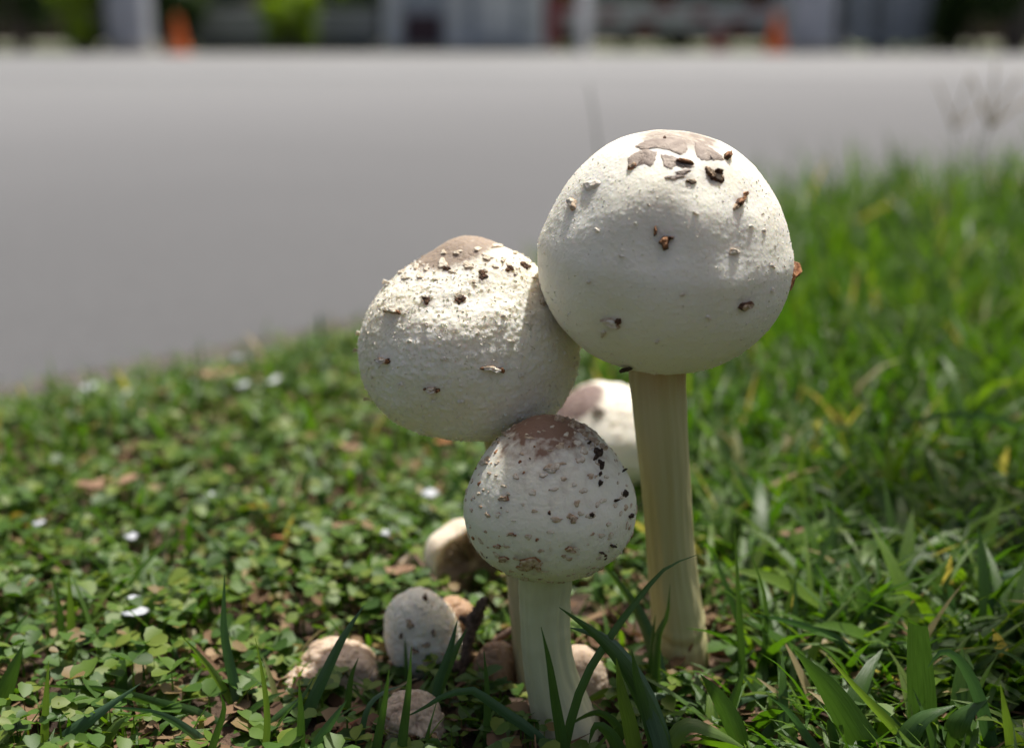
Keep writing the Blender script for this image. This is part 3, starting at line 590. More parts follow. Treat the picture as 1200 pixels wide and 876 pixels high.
# --- old fallen caps around the clump
def old_cap(u, v, Yc, prof, axis, m, label, seed, low=.12, tint=.35, na=110, nf=180, lumps=(), gran=.00008, name='fallen_mushroom', fold=2):
    c = P(u, v, Yc); org = Vector((c.x, c.y, max(0, c.z - abs(prof[-1][1]) * px(u, v, Yc))))
    root = thing(name, org, label, 'mushroom', 'old mushrooms lying in the litter')
    o, cp = make_cap('cap', m, root, u, v, Yc, prof, axis, org, seed, na, nf, low, gran, 1 / .0018, lumps=lumps, tint=lambda A, Fi, D: tint * sstep(-.1, .45, fbm(D * 2.2 + seed, 3)), tint_noise=.4, fold=fold)
    return root, cp
# the split half cap showing its brown gills
def half_cap():
    YH = .392; C = P(549, 655, YH); s_ = px(548, 662, YH)
    org = Vector((C.x, C.y, 0)); root = thing('fallen_mushroom', org, 'fallen split cap with pale top and brown gills lying behind the speckled mushroom', 'mushroom', 'old mushrooms lying in the litter')
    a, e1, e2 = frame_axis((-.52, .82, .18))
    nA, nF = 40, 120; prof = cat_spline([(0, 40), (22, 37), (42, 24), (56, 4), (60, -14), (57, -20), (50, -19), (40, -16), (24, -12), (10, -9), (0, -8)], nA) * s_
    V, fis = [], np.linspace(0, 2 * math.pi, nF, endpoint=False)
    for k, (rh, hh) in enumerate(prof):
        for fi in fis:
            wv = 1 + .07 * math.sin(3 * fi + 1) + .04 * math.sin(7 * fi) * (rh / s_ / 60)
            V.append(C + a * (hh + s_ * 4 * math.sin(2 * fi + .5) * (rh / s_ / 60) ** 2) + (e1 * math.cos(fi) + e2 * math.sin(fi)) * max(rh, .0001) * wv)
    q = np.array([tuple(v) for v in V]); q = q + .0012 * np.stack([fbm(q * 120 + k * 9, 3) for k in range(3)], -1)
    fm = np.repeat((np.arange(nA - 1) > nA * .52).astype(int), nF)
    cap = mesh('cap', q, gridfaces(nA, nF)[:, ::-1], [M['cap_pale'], M['gill']], root, org, attrs={'tint': ('FLOAT', .3 * sstep(-.1, .5, fbm(q * 60, 3)))}, fmat=fm)
    for k in range(46):                                   # each gill a thin fin
        fi = 2 * math.pi * k / 46; d = e1 * math.cos(fi) + e2 * math.sin(fi); sd = a.cross(d) * s_ * .5
        top = [(8, -8), (24, -11), (40, -15), (52, -18)]; gv = []
        for j, (rh, hh) in enumerate(top):
            b = C + a * hh * s_ + d * rh * s_; low_ = b - a * s_ * (5 + 4 * math.sin(j * 1.1) + random.uniform(-1.5, 1.5)) + a.cross(d) * s_ * random.uniform(-1.5, 1.5)
            gv += [b - sd + a * s_ * 3, b + sd + a * s_ * 3, low_]
        gf = []
        for j in range(3):
            i0 = j * 3; gf += [(i0, i0 + 3, i0 + 5, i0 + 2), (i0 + 1, i0 + 2, i0 + 5, i0 + 4)]
        gf += [(0, 2, 1), (9, 10, 11)]
        mesh('gill', [tuple(x) for x in gv], gf, M['gill'], cap, org, smooth=False)
half_cap()
rt, cO = old_cap(493, 738, .343, [(0, 50), (20, 45), (36, 25), (43, -2), (42, -28), (28, -47), (0, -53)], (-.25, -.1, 1), M['cap_back'], 'small white egg-shaped button with dark specks lying beside the twig', 41, .06, .25, fold=0, gran=.0003)
for a in [(480, 731, 9, 12), (500, 755, 9, 6), (486, 762, 10, 6), (500, 773, 9, 6), (498, 700, 7, 6), (470, 745, 5, 6), (508, 741, 6, 8)]: pscale(cO, *a, [M['tan'], M['dark']], .0010, random.uniform(-.5, .5), jag=.4)
flakes(cO, 700, .0007, M['flake'], 6)
old_cap(529, 733, .352, [(0, 34), (16, 30), (26, 12), (28, -12), (20, -30), (0, -36)], (.35, .1, 1), M['cap_old'], 'tan lump of old cap leaning on the white speckled button', 52, .10, .1)
old_cap(398, 786, .335, [(0, 34), (26, 28), (46, 10), (50, -8), (38, -26), (0, -30)], (.3, -.2, 1), M['cap_half'], 'crumpled pinkish tan old cap sunk among clover leaves', 63, .16, .4, lumps=[(420, 800, -7, 20, .325), (380, 775, 5, 18, .325), (440, 790, 6, 18, .33)])
old_cap(352, 806, .325, [(0, 20), (20, 15), (32, 2), (30, -12), (0, -18)], (-.4, -.2, 1), M['cap_half'], 'thin pale fragment of old cap beside the crumpled tan one', 74, .16, .35)
old_cap(481, 846, .302, [(0, 38), (22, 32), (36, 12), (37, -14), (26, -34), (0, -40)], (-.3, -.35, 1), M['cap_half'], 'torn tan old cap with white shreds behind upright grass blades', 85, .15, .55, lumps=[(470, 855, 6, 14, .287), (500, 850, -6, 14, .287)])
old_cap(580, 783, .333, [(0, 34), (16, 29), (25, 10), (27, -10), (20, -26), (0, -32)], (.2, -.15, 1), M['cap_old'], 'round brown withered cap between the twig and the front stem', 96, .08, .3)
old_cap(482, 660, .405, [(0, 12), (14, 9), (24, 0), (18, -9), (0, -12)], (-.5, 0, 1), M['cap_half'], 'small tan scrap of cap beside the split gilled cap', 107, .2, .3, 60, 90)

# ------------------------------------------------------------------ twig and litter things
tw = thing('twig', G(545, 800), 'dark crumbly rotten twig standing between the button and withered cap', 'twig')
org = tw.location.copy()
pts = [(540, 815, .0014), (542, 790, .0017), (546, 765, .0015), (551, 740, .0018), (557, 722, .0019), (566, 706, .0014), (570, 700, .0006)]
tube('stalk', [tuple(P(a, b, .333)) + (r,) for a, b, r in pts], M['twig'], tw, org, 14, 60, .3, 3)
tube('side_shoot', [tuple(P(a, b, .335)) + (r,) for a, b, r in [(553, 732, .0014), (545, 726, .0012), (538, 722, .0007)]], M['twig'], tw, org, 8, 16, .3, 4)
tube('side_shoot', [tuple(P(a, b, .331)) + (r,) for a, b, r in [(543, 788, .0016), (535, 780, .0018), (531, 775, .0008)]], M['twig'], tw, org, 8, 16, .35, 5)
tag(tube('stick', [tuple(P(a, b, y)) + (r,) for a, b, y, r in [(486, 650, .385, .0005), (496, 664, .38, .0006), (510, 680, .375, .0006), (524, 694, .37, .0005), (530, 702, .366, .0003)]], M['twig'], org=P(530, 702, .366)), 'thin dark stick leaning across the split gilled cap', 'twig')
tag(tube('stick', [tuple(P(a, b, y)) + (r,) for a, b, y, r in [(385, 866, .297, .0004), (405, 853, .299, .0009), (425, 845, .300, .0011), (445, 842, .301, .0009), (452, 841, .302, .0004)]], M['redtwig'], org=P(420, 848, .300)), 'short reddish stick lying against the torn tan cap', 'twig')
tag(tube('stick', [tuple(P(a, b, y)) + (r,) for a, b, y, r in [(578, 752, .345, .0010), (590, 744, .345, .0012), (605, 735, .345, .0011), (620, 728, .345, .0006)]], M['twig'], org=P(590, 744, .345)), 'pale dead stick behind the withered brown cap', 'twig')
def dead_leaf(u, v, Lpx, Wpx, rot, m, label, curl=.45, lift=.012):
    c = G(u, v); c.z = float(ground_z(c.x, c.y)[0]) + lift; s_ = px(u, v, c.y); n, V, F = 9, [], []
    d = Vector((math.cos(rot), math.sin(rot), 0)); e = Vector((-math.sin(rot), math.cos(rot), 0))
    for k in range(n):
        f = k / (n - 1); wd = Wpx * s_ * .5 * math.sin(math.pi * min(.97, f * .92 + .06)) ** .7
        mid = c + d * (f - .5) * Lpx * s_ + Vector((0, 0, curl * Lpx * s_ * (f - .5) ** 2))
        for x, z in ((-1, .35), (-.5, .1), (0, 0), (.5, .12), (1, .4)):
            V.append(mid + e * wd * x * random.uniform(.65, 1.2) + Vector((0, 0, wd * z * curl * 2 + random.uniform(-.0004, .0004))))
    F = gridfaces(n, 5, False).tolist()
    o = mesh('dead_leaf', [tuple(v) for v in V], [tuple(f) for f in F], m, org=c)
    md = o.modifiers.new('thickness', 'SOLIDIFY'); md.thickness = .0003
    tag(o, label, 'leaf', 'dead leaves in the lawn')
for a in [(130, 605, 70, 34, .5, 'deadleaf', 'brown dead leaf lying flat among clover at the lawn side'),
          (343, 668, 46, 12, .6, 'deadorange', 'narrow orange dead leaf beside a dark gap in the clover'),
          (392, 655, 60, 10, .15, 'deadleaf', 'thin curved brown leaf strip crossing the clover'),
          (18, 738, 60, 26, .9, 'deadleaf', 'curled tan dead leaf by a dry straw blade'),
          (255, 468, 70, 34, .4, 'deadleaf', 'pale tan dead leaf near the road edge'),
          (410, 560, 40, 20, -.4, 'deadleaf', 'small brown leaf scrap in clover below the leaning cap'),
          (520, 545, 30, 14, .9, 'deadorange', 'tiny orange leaf scrap in clover below the leaning cap'),
          (465, 705, 44, 22, .2, 'deadleaf', 'pinkish brown leaf scrap beside the white button'),
          (1188, 585, 40, 12, -.5, 'deadorange', 'orange brown curled leaf tip among the tall grass'),
          (905, 668, 66, 12, -.1, 'deadleaf', 'straw coloured leaf strip lying in grass behind the tall stem'),
          (985, 640, 24, 14, .5, 'deadleaf', 'little brown leaf crumb deep in the dark grass')]:
    dead_leaf(a[0], a[1], a[2], a[3], a[4], M[a[5]], a[6])
def petal(u, v, wpx, label):
    c = G(u, v); c.z = float(ground_z(c.x, c.y)[0]) + .0135; s_ = px(u, v, c.y) * wpx * .42; V, F = [tuple(c + Vector((0, 0, s_ * .22)))], []
    for rg in (1, 2):
        for j in range(10):
            t_ = 2 * math.pi * j / 10; k = rg / 2 * random.uniform(.6, 1.3)
            V.append(tuple(c + Vector((s_ * k * math.cos(t_), s_ * k * 1.25 * math.sin(t_), s_ * (.2 + (rg == 2) * random.uniform(-.3, .35))))))
    for j in range(10): F += [(0, 1 + j, 1 + (j + 1) % 10), (1 + j, 11 + j, 11 + (j + 1) % 10, 1 + (j + 1) % 10)]
    o = mesh('fallen_petal', V, F, M['petal'], org=c); md = o.modifiers.new('thickness', 'SOLIDIFY'); md.thickness = .0004
    tag(o, label, 'petal', 'white petals scattered in the lawn')
PL = 'small white fallen petal lying in the clover'
for (u_, v_, w_) in [(148, 492, 24), (248, 615, 24), (505, 623, 26), (160, 752, 18), (163, 774, 32), (283, 437, 20), (285, 485, 24), (158, 668, 18), (452, 670, 16), (52, 660, 16), (320, 482, 24), (105, 465, 22)]:
    petal(u_, v_, w_, PL)

# ------------------------------------------------------------------ grass blades that can be picked out, by tuft
def blade(root, org, pts, wpx, m, dY=.0, twist=None, blunt=False, name='blade'):
    """pts: photo pixels from root to tip; the root stands on the ground, the tip leans dY metres away"""
    u0, v0 = pts[0]; g0 = G(u0, v0); Y0 = max(.262, min(g0.y, 1.6)); n = 14
    p3 = []
    for k, (u, v) in enumerate(pts):
        f = k / (len(pts) - 1); p3.append(P(u, v, Y0 + dY * f))
    z0 = float(ground_z(p3[0].x, p3[0].y)[0]) - .003
    if p3[0].z > z0 + .002: p3.insert(0, Vector((p3[0].x, p3[0].y + .002, z0)))
    else: p3[0].z = min(p3[0].z, z0)
    c = cat_spline([tuple(x) for x in p3], n); s_ = px(u0, v0, Y0)
    tw_ = random.uniform(-.6, .6) if twist is None else twist
    V = []
    for k in range(n):
        T = Vector(c[min(k + 1, n - 1)] - c[max(k - 1, 0)]).normalized(); vd = (Vector(c[k]) - CAMP).normalized()
        sd_v = T.cross(vd); sd_v = sd_v.normalized() if sd_v.length > 1e-5 else Vector((1, 0, 0)); nn = sd_v.cross(T).normalized()
        ang = tw_ + .9 * (k / n - .5); sv = sd_v * math.cos(ang) + nn * math.sin(ang); nv = nn * math.cos(ang) - sd_v * math.sin(ang)
        f = k / (n - 1); wd = wpx * s_ * .5 * min(1, .55 + 1.6 * f) * ((1 - f ** 3.2) if not blunt else (1 - .25 * f ** 4))
        wd = max(wd, .00008); p = Vector(c[k])
        V += [p - sv * wd + nv * wd * .35, p - sv * wd * .45 + nv * wd * .10, p, p + sv * wd * .45 + nv * wd * .10, p + sv * wd + nv * wd * .35]
    suv = [(a_, k / n * 3, 0) for k in range(n) for a_ in (-1, -.45, 0, .45, 1)]
    mesh(name, [tuple(x) for x in V], [tuple(map(int, f)) for f in gridfaces(n, 5, False)], m, root, org, attrs={'suv': ('FLOAT_VECTOR', suv)})
def tuft(label, items, at):
    org = G(*at); org.z = 0
    r = thing('grass_tuft', org, label, 'grass', 'grass tufts round the mushrooms')
    for it in items:
        blade(r, org, it[0], it[1], M[it[2]], *(it[3:]))
tuft('dark green grass tuft crossing in front of the two mushroom stems', [
    ([(662, 905), (657, 860), (650, 820), (643, 775), (634, 734)], 14, 'hero', -.002, .2),
    ([(660, 900), (666, 855), (685, 795), (717, 742), (750, 698), (780, 665), (816, 650)], 11, 'hero', .008, .3),
    ([(790, 912), (765, 845), (735, 785), (700, 745), (655, 711)], 22, 'hero', .010, .1),
    ([(786, 915), (775, 860), (750, 800), (712, 750), (668, 735)], 26, 'hero_b', .012, -.3),
    ([(768, 820), (768, 785), (770, 745), (781, 720), (785, 684)], 12, 'hero', .0, .5),
    ([(765, 815), (763, 780), (764, 750), (768, 720)], 9, 'hero', .0, .2),
    ([(776, 820), (768, 770), (752, 725), (730, 690), (700, 655)], 18, 'hero', .02, .3),
    ([(748, 900), (738, 850), (728, 810), (722, 770)], 20, 'hero_l', -.003, .2),
    ([(775, 905), (762, 850), (748, 800), (740, 760)], 16, 'hero', .0, -.3),
    ([(735, 880), (722, 850), (704, 836), (684, 840), (660, 855)], 12, 'hero', .004, .6),
    ([(730, 900), (720, 868), (700, 850), (690, 872)], 18, 'hero', .0, .4),
    ([(740, 825), (715, 812), (695, 818), (676, 828)], 14, 'hero_l', -.005, .5),
    ([(720, 835), (745, 818), (790, 815), (832, 828)], 13, 'hero_b', .004, .5)], (745, 880))
tuft('upright grass blades in front of the torn tan cap with one arching over', [
    ([(655, 890), (625, 858), (596, 838), (573, 822), (552, 809), (520, 816), (496, 830), (470, 842)], 13, 'hero_b', -.004, .4),
    ([(437, 905), (442, 870), (450, 825), (456, 783)], 12, 'hero', .0, .1),
    ([(468, 905), (472, 860), (478, 810), (482, 757)], 13, 'hero', .002, .3),
    ([(500, 850), (510, 810), (527, 772), (547, 736)], 20, 'hero', .004, .2),
    ([(505, 855), (515, 800), (528, 760), (536, 726)], 13, 'hero_b', .004, -.5),
    ([(570, 880), (571, 840), (570, 800), (567, 762)], 10, 'hero', .0, .1),
    ([(520, 905), (512, 870), (500, 865), (512, 820)], 10, 'hero', .0, .5),
    ([(560, 905), (566, 885), (590, 868), (604, 862)], 16, 'hero_l', .0, .4)], (505, 890))
tuft('bluish long grass blade with short upright ones beside the crumpled tan cap', [
    ([(350, 862), (360, 835), (380, 790), (402, 745), (427, 708)], 15, 'hero_b', .004, .3),
    ([(350, 905), (352, 870), (352, 830), (350, 795)], 12, 'hero', .0, .2),
    ([(362, 905), (372, 872), (388, 846), (406, 820)], 15, 'hero_b', .0, -.3),
    ([(308, 905), (313, 850), (309, 800), (299, 747)], 9, 'hero_l', .0, .2),
    ([(405, 850), (408, 815), (412, 790), (420, 770)], 9, 'hero', .0, .3),
    ([(300, 868), (330, 835), (352, 818), (368, 793)], 12, 'hero', .003, .4),
    ([(372, 765), (405, 764), (440, 763), (466, 765)], 9, 'hero', .0, .4),
    ([(420, 880), (430, 830), (450, 810), (475, 802)], 8, 'hero_b', .004, .5)], (355, 880))
tuft('pale upright grass blade with bright green ones in the clover', [
    ([(286, 850), (274, 800), (262, 740), (263, 672)], 13, 'hero_b', .006, .3),
    ([(284, 845), (262, 806), (240, 775), (212, 744)], 9, 'hero_l', .0, .2),
    ([(284, 860), (235, 838), (190, 826), (120, 808), (30, 802)], 15, 'hero', .0, .5),
    ([(262, 890), (220, 855), (180, 835), (110, 826)], 12, 'hero_b', -.002, .4),
    ([(242, 905), (250, 870), (262, 832), (258, 812)], 10, 'hero', .0, .2)], (275, 860))
tuft('upright green grass blades at the lawn corner among clover', [
    ([(50, 905), (52, 860), (54, 815), (57, 774)], 11, 'hero_l', .0, .1),
    ([(82, 780), (83, 750), (82, 710), (80, 666)], 13, 'hero_l', .0, .2),
    ([(78, 780), (72, 750), (70, 715), (60, 672)], 11, 'hero', .0, .2),
    ([(52, 900), (80, 862), (110, 838), (165, 800)], 22, 'hero_b', .0, .3),
    ([(-10, 850), (0, 820), (14, 785), (28, 752)], 26, 'hero', .0, .3),
    ([(95, 905), (115, 880), (135, 850), (150, 838)], 18, 'hero_l', .0, .4),
    ([(40, 740), (45, 765), (52, 780), (60, 800)], 8, 'dryblade', .0, .4)], (70, 860))
tuft('slender upright grass blades just behind the foot of the tall stem', [
    ([(868, 812), (868, 760), (864, 690), (861, 613)], 11, 'hero', .003, .5),
    ([(889, 800), (896, 755), (896, 700), (877, 640)], 8, 'hero', .0, .3),
    ([(838, 870), (852, 835), (866, 800), (873, 768)], 12, 'hero', .0, .2),
    ([(880, 890), (860, 850), (840, 815), (821, 790)], 24, 'hero', .0, .3),
    ([(845, 838), (868, 820), (900, 811), (930, 808)], 11, 'hero_b', .0, .5),
    ([(770, 905), (800, 850), (840, 858), (880, 880)], 22, 'hero_l', .0, .4),
    ([(820, 822), (812, 806), (795, 798), (772, 782)], 9, 'hero_l', .0, .4)], (865, 830))
tuft('broad-leaved grass tuft with a bright tip beside the tall stem', [
    ([(948, 800), (950, 770), (970, 730), (1010, 688)], 12, 'hero_l', .004, .3),
    ([(1030, 905), (1000, 855), (968, 805), (930, 760)], 44, 'hero', .006, .3),
    ([(1085, 895), (1045, 850), (1005, 808), (967, 765)], 13, 'hero_l', -.002, .3),
    ([(980, 905), (950, 870), (925, 835), (900, 815)], 13, 'hero_b', .0, .4),
    ([(985, 900), (978, 870), (973, 850), (970, 842)], 14, 'hero', .0, .2),
    ([(1040, 800), (985, 752), (930, 730), (872, 718)], 11, 'hero_b', .0, .5),
    ([(1000, 760), (1030, 748), (1060, 735), (1102, 720)], 10, 'hero', .0, .5)], (985, 850))
tuft('grass tuft with a wide cut blade and one folded arching blade', [
    ([(1082, 880), (1080, 830), (1076, 780), (1073, 732)], 34, 'hero', .002, .2, True),
    ([(1170, 905), (1158, 860), (1144, 810), (1124, 774), (1104, 764), (1087, 782)], 17, 'hero_b', .0, .4),
    ([(1215, 822), (1160, 798), (1106, 780), (1047, 768)], 9, 'hero_l', .0, .3),
    ([(1140, 905), (1120, 860), (1130, 835), (1160, 815)], 40, 'hero', .0, .5),
    ([(1062, 905), (1060, 870), (1080, 840), (1120, 825)], 34, 'hero', .0, .4),
    ([(1065, 812), (1052, 800), (1040, 795), (1041, 815)], 24, 'hero_l', .0, .4),
    ([(1186, 905), (1184, 870), (1178, 835), (1172, 800)], 14, 'hero_l', -.01, .2),
    ([(1118, 760), (1117, 726), (1114, 705), (1112, 686)], 9, 'hero_b', .0, .1, True),
    ([(990, 800), (1020, 785), (1050, 782), (1070, 790)], 11, 'hero_b', .0, .5)], (1090, 850))
tuft('pale arching grass blades over the dark gap in the lawn', [
    ([(1165, 720), (1146, 672), (1117, 638), (1074, 617)], 13, 'hero_b', .01, .4),
    ([(1130, 730), (1150, 700), (1175, 675), (1215, 660)], 18, 'hero_b', .0, .4),
    ([(1040, 700), (1050, 660), (1058, 640), (1068, 630)], 14, 'hero_b', .0, .3),
    ([(1040, 640), (1040, 590), (1041, 540), (1040, 495)], 11, 'hero_l', .0, .1),
    ([(940, 640), (938, 590), (938, 545), (942, 500)], 13, 'hero_l', .0, .2)], (1120, 720))
tuft('single long pale blade arching sideways through the tall grass', [
    ([(1230, 570), (1205, 510), (1165, 490), (1110, 487), (1050, 498), (994, 516)], 9, 'hero_b', -.05, .4)], (1225, 570))

# ------------------------------------------------------------------ lawn: grass blades, creeping leaves, litter
def blades_np(root, head, height, width, lean, bend, nseg=6):
    n = len(root); s = np.linspace(0, 1, nseg)[None, :]
    ang = lean[:, None] + bend[:, None] * s ** 1.3
    ds = height[:, None] / (nseg - 1)
    hx = np.concatenate([np.zeros((n, 1)), np.cumsum(np.sin(ang[:, :-1]) * ds, 1)], 1); hz = np.concatenate([np.zeros((n, 1)), np.cumsum(np.cos(ang[:, :-1]) * ds, 1)], 1)
    d = np.stack([np.cos(head), np.sin(head)], -1)
    c = np.stack([root[:, 0:1] + d[:, 0:1] * hx, root[:, 1:2] + d[:, 1:2] * hx, root[:, 2:3] + hz], -1)
    wv = width[:, None] * np.minimum(1, .5 + 1.8 * s) * (1 - s ** 2.8) * .5 + .00006
    tw_ = rng.uniform(-.8, .8, n)[:, None] * s + rng.uniform(-.3, .3, n)[:, None]
    side = np.stack([-d[:, 1:2] * np.cos(tw_), d[:, 0:1] * np.cos(tw_), np.sin(tw_)], -1)
    nrm = np.stack([-np.cos(ang) * d[:, 0:1], -np.cos(ang) * d[:, 1:2], np.sin(ang)], -1)
    V = np.stack([c - side * wv[..., None] + nrm * wv[..., None] * .35, c, c + side * wv[..., None] + nrm * wv[..., None] * .35], 2).reshape(-1, 3)
    k = np.arange(nseg - 1)[:, None] * 3; q = np.concatenate([k + np.array([0, 1, 4, 3]), k + np.array([1, 2, 5, 4])])
    F = (np.arange(n)[:, None, None] * nseg * 3 + q[None]).reshape(-1, 4)
    return V, F
def scatter(n, fx=1.0):
    """points on the lawn, as dense at every distance as the view needs, well past the frame on both sides"""
    y = .10 * (3.6 / .10) ** rng.random(n) if fx else 0
    y = np.where(rng.random(n) < .62, rng.uniform(.16, 1.15, n), y + .05)
    half = y * .56 + .16
    x = rng.uniform(-1, 1, n) * half
    m = int(n * .3); xo = rng.uniform(-1.2, 2.6, m); yo = rng.uniform(-.5, 3.0, m); out = np.abs(xo) > yo * .56 + .16      # the rest of the lawn beside the frame
    x = np.concatenate([x, xo[out]]); y = np.concatenate([y, yo[out]])
    bare = (np.abs(x) < .12) & (y < .12); x, y = x[~bare], y[~bare]
    k = sdist(x, y) + edge_w(x, y) > .0
    return x[k], y[k]
STEMS = [(orgB.x, YB, .013), (orgF.x, .306, .013), (orgL.x, .326, .011), (orgK.x, YK, .012), (orgS.x, YS, .011)]
CAPS = [(550, 398, YL, .031), (779, 298, YBC, .036), (644, 585, YF, .024)]
def free(x, y):
    k = np.ones(len(x), bool)
    for (a, b, r) in STEMS: k &= (x - a) ** 2 + (y - b) ** 2 > r * r
    return k
# grass
x, y = scatter(52000)
gx = sstep(-.06, .14, x + .05 * perlin(np.stack([x * 12, y * 12, x * 0], -1)) + .03 * (y - .4))
clump = perlin(np.stack([x * 26, y * 26, x * 0 + 3], -1))
sdl = sdist(x, y)
pk = np.clip(.26 + .20 * sstep(.22, .04, sdl) + .75 * gx + .35 * clump * gx, .03, 1)
k = (rng.random(len(x)) < pk) & free(x, y); x, y, gx, sdl = x[k], y[k], gx[k], sdl[k]
n = len(x); near = sstep(.62, .30, y)
hgt = (.018 + .022 * rng.random(n)) * (1 - gx) + gx * (.030 + .040 * rng.random(n) ** 1.3) * (1 + .75 * sstep(.5, 1.1, y))
hgt *= 1 - .35 * near * gx
inview = (np.abs(x) < .45 * y + .02)
hgt = np.where((y < .33) & inview, np.minimum(hgt, .020 + .012 * rng.random(n)), hgt)
corr = (x > -.085) & (x < .075) & (y < .40)
hgt = np.where(corr, np.minimum(hgt, .013 + .008 * rng.random(n)), hgt)
hgt = np.where(sdl < .03, hgt * .6, hgt)
wid = np.where(rng.random(n) < .22, rng.uniform(.004, .0068, n), rng.uniform(.0014, .0034, n)) * (.62 + .38 * gx)
lean = np.abs(rng.normal(0, .42, n)) + .05 + .35 * near; bend = rng.uniform(.1, 1.5, n) * (1 + .3 * near)
ne = 1500                                                # long flat-lying blades in the near grass beside the tall stem
ex = rng.uniform(.05, .34, ne); ey = rng.uniform(.285, .56, ne); kk = free(ex, ey); ex, ey = ex[kk], ey[kk]; ne = len(ex)
x = np.concatenate([x, ex]); y = np.concatenate([y, ey]); n = len(x)
hgt = np.concatenate([hgt, rng.uniform(.022, .055, ne) * np.where(ey < .33, .7, 1)]); wid = np.concatenate([wid, np.where(rng.random(ne) < .3, rng.uniform(.004, .0075, ne), rng.uniform(.0015, .0038, ne))])
lean = np.concatenate([lean, rng.uniform(.35, 1.15, ne)]); bend = np.concatenate([bend, rng.uniform(.2, 1.4, ne)])
V, F = blades_np(np.stack([x, y, ground_z(x, y) - .003], -1), rng.uniform(0, 2 * math.pi, n), hgt, wid, lean, bend)
keep = np.ones(n, bool); Vr = V.reshape(n, -1, 3)
for (a, b, c, r) in CAPS:                                  # no blade grows through a cap
    keep &= ((Vr - np.array(P(a, b, c))) ** 2).sum(-1).min(1) > r * r
for (a, b, r) in STEMS:
    keep &= (((Vr[..., 0] - a) ** 2 + (Vr[..., 1] - b) ** 2).min(1) > (r * .8) ** 2)
F = F.reshape(n, -1, 4)[keep].reshape(-1, 4)
used = np.unique(F); remap = np.zeros(len(V), int); remap[used] = np.arange(len(used))
suv = np.tile(np.stack([np.tile([-1., 0, 1], 6), np.repeat(np.linspace(0, 3, 6), 3), np.zeros(18)], -1), (n, 1))
tag(mesh('lawn_grass', V[used], remap[F], M['blade'], attrs={'suv': ('FLOAT_VECTOR', suv[used])}), 'green lawn grass growing thicker and taller on one side of the mushrooms', 'grass', kind='stuff')
print('blades', keep.sum())

# creeping clover-like leaves, three leaflets each
def leaflets(c, hd, size, pitch, roll):
    n = len(c)
    uv = np.array([(0, 0), (.30, .30), (.68, .43), (.96, .26), (1.0, 0), (.96, -.26), (.68, -.43), (.30, -.30), (.5, 0)])
    zz = np.array([0, .10, .13, .06, -.05, .06, .13, .10, 0])
    ax = np.stack([np.cos(hd) * np.cos(pitch), np.sin(hd) * np.cos(pitch), np.sin(pitch)], -1)
    sv = np.stack([-np.sin(hd) * np.cos(roll), np.cos(hd) * np.cos(roll), np.sin(roll)], -1)
    nv = np.cross(ax, sv)
    V = c[:, None] + size[:, None, None] * (uv[None, :, 0:1] * ax[:, None] + uv[None, :, 1:2] * sv[:, None] + zz[None, :, None] * nv[:, None])
    f = np.array([(0, 1, 8, 7), (1, 2, 3, 8), (8, 3, 4, 5), (7, 8, 5, 6)])
    F = (np.arange(n)[:, None, None] * 9 + f[None]).reshape(-1, 4)
    return V.reshape(-1, 3), F
x, y = scatter(44000)
pk = np.clip(1.0 - .9 * sstep(-.02, .12, x + .05 * perlin(np.stack([x * 10, y * 10, x * 0 + 8], -1))), .06, 1) * sstep(-.01, .09, sdist(x, y) + edge_w(x, y)) * (.62 + .6 * perlin(np.stack([x * 22, y * 22, x * 0 + 1], -1)))
pk = pk * (1 - .85 * sstep(.03, .07, x) * sstep(.62, .45, y))
k = (rng.random(len(x)) < pk) & free(x, y); x, y = x[k], y[k]; n = len(x)
z = ground_z(x, y) + rng.uniform(.002, .016, n) * np.where((y < .36) & (np.abs(x) < .09), .55, 1)
VV, FF, off = [], [], 0
sz = .0028 + .0046 * rng.random(n) ** 1.6; h0 = rng.uniform(0, 2 * math.pi, n)
for j in range(3):
    hd = h0 + (j - 1) * rng.uniform(1.2, 1.6, n)
    v_, f_ = leaflets(np.stack([x, y, z], -1), hd, sz * rng.uniform(.85, 1.1, n), rng.uniform(-.25, .5, n), rng.uniform(-.5, .5, n))
    VV.append(v_); FF.append(f_ + off); off += len(v_)
v_, f_ = blades_np(np.stack([x, y, ground_z(x, y) - .002], -1), h0, z - ground_z(x, y) + .0025, np.full(n, .0009), np.zeros(n), np.full(n, .01), 3)   # stalks
tag(mesh('creeping_clover', np.concatenate(VV + [v_]), np.concatenate(FF + [f_ + off]), M['clover']), 'low carpet of small round clover-like leaves', 'clover', kind='stuff')
print('clover', n)
# litter: dead leaf crumbs and straw on the soil
x, y = scatter(16000); k = free(x, y) & (rng.random(len(x)) < sstep(-.03, .05, sdist(x, y))); x, y = x[k], y[k]; n = len(x)
v1, f1 = leaflets(np.stack([x, y, ground_z(x, y) + rng.uniform(.0005, .005, n)], -1), rng.uniform(0, 6.28, n), rng.uniform(.002, .0075, n), rng.uniform(-.4, .5, n), rng.uniform(-.7, .7, n))
m2 = n // 3
v2, f2 = blades_np(np.stack([x[:m2], y[:m2], ground_z(x[:m2], y[:m2]) + .001], -1), rng.uniform(0, 6.28, m2), rng.uniform(.01, .03, m2), rng.uniform(.0006, .0022, m2), rng.uniform(1.2, 1.6, m2), rng.uniform(-.4, .3, m2), 5)
tag(mesh('leaf_litter', np.concatenate([v1, v2]), np.concatenate([f1, f2 + len(v1)]), M['litter']), 'brown dead leaf crumbs and straw on the soil', 'litter', kind='stuff')

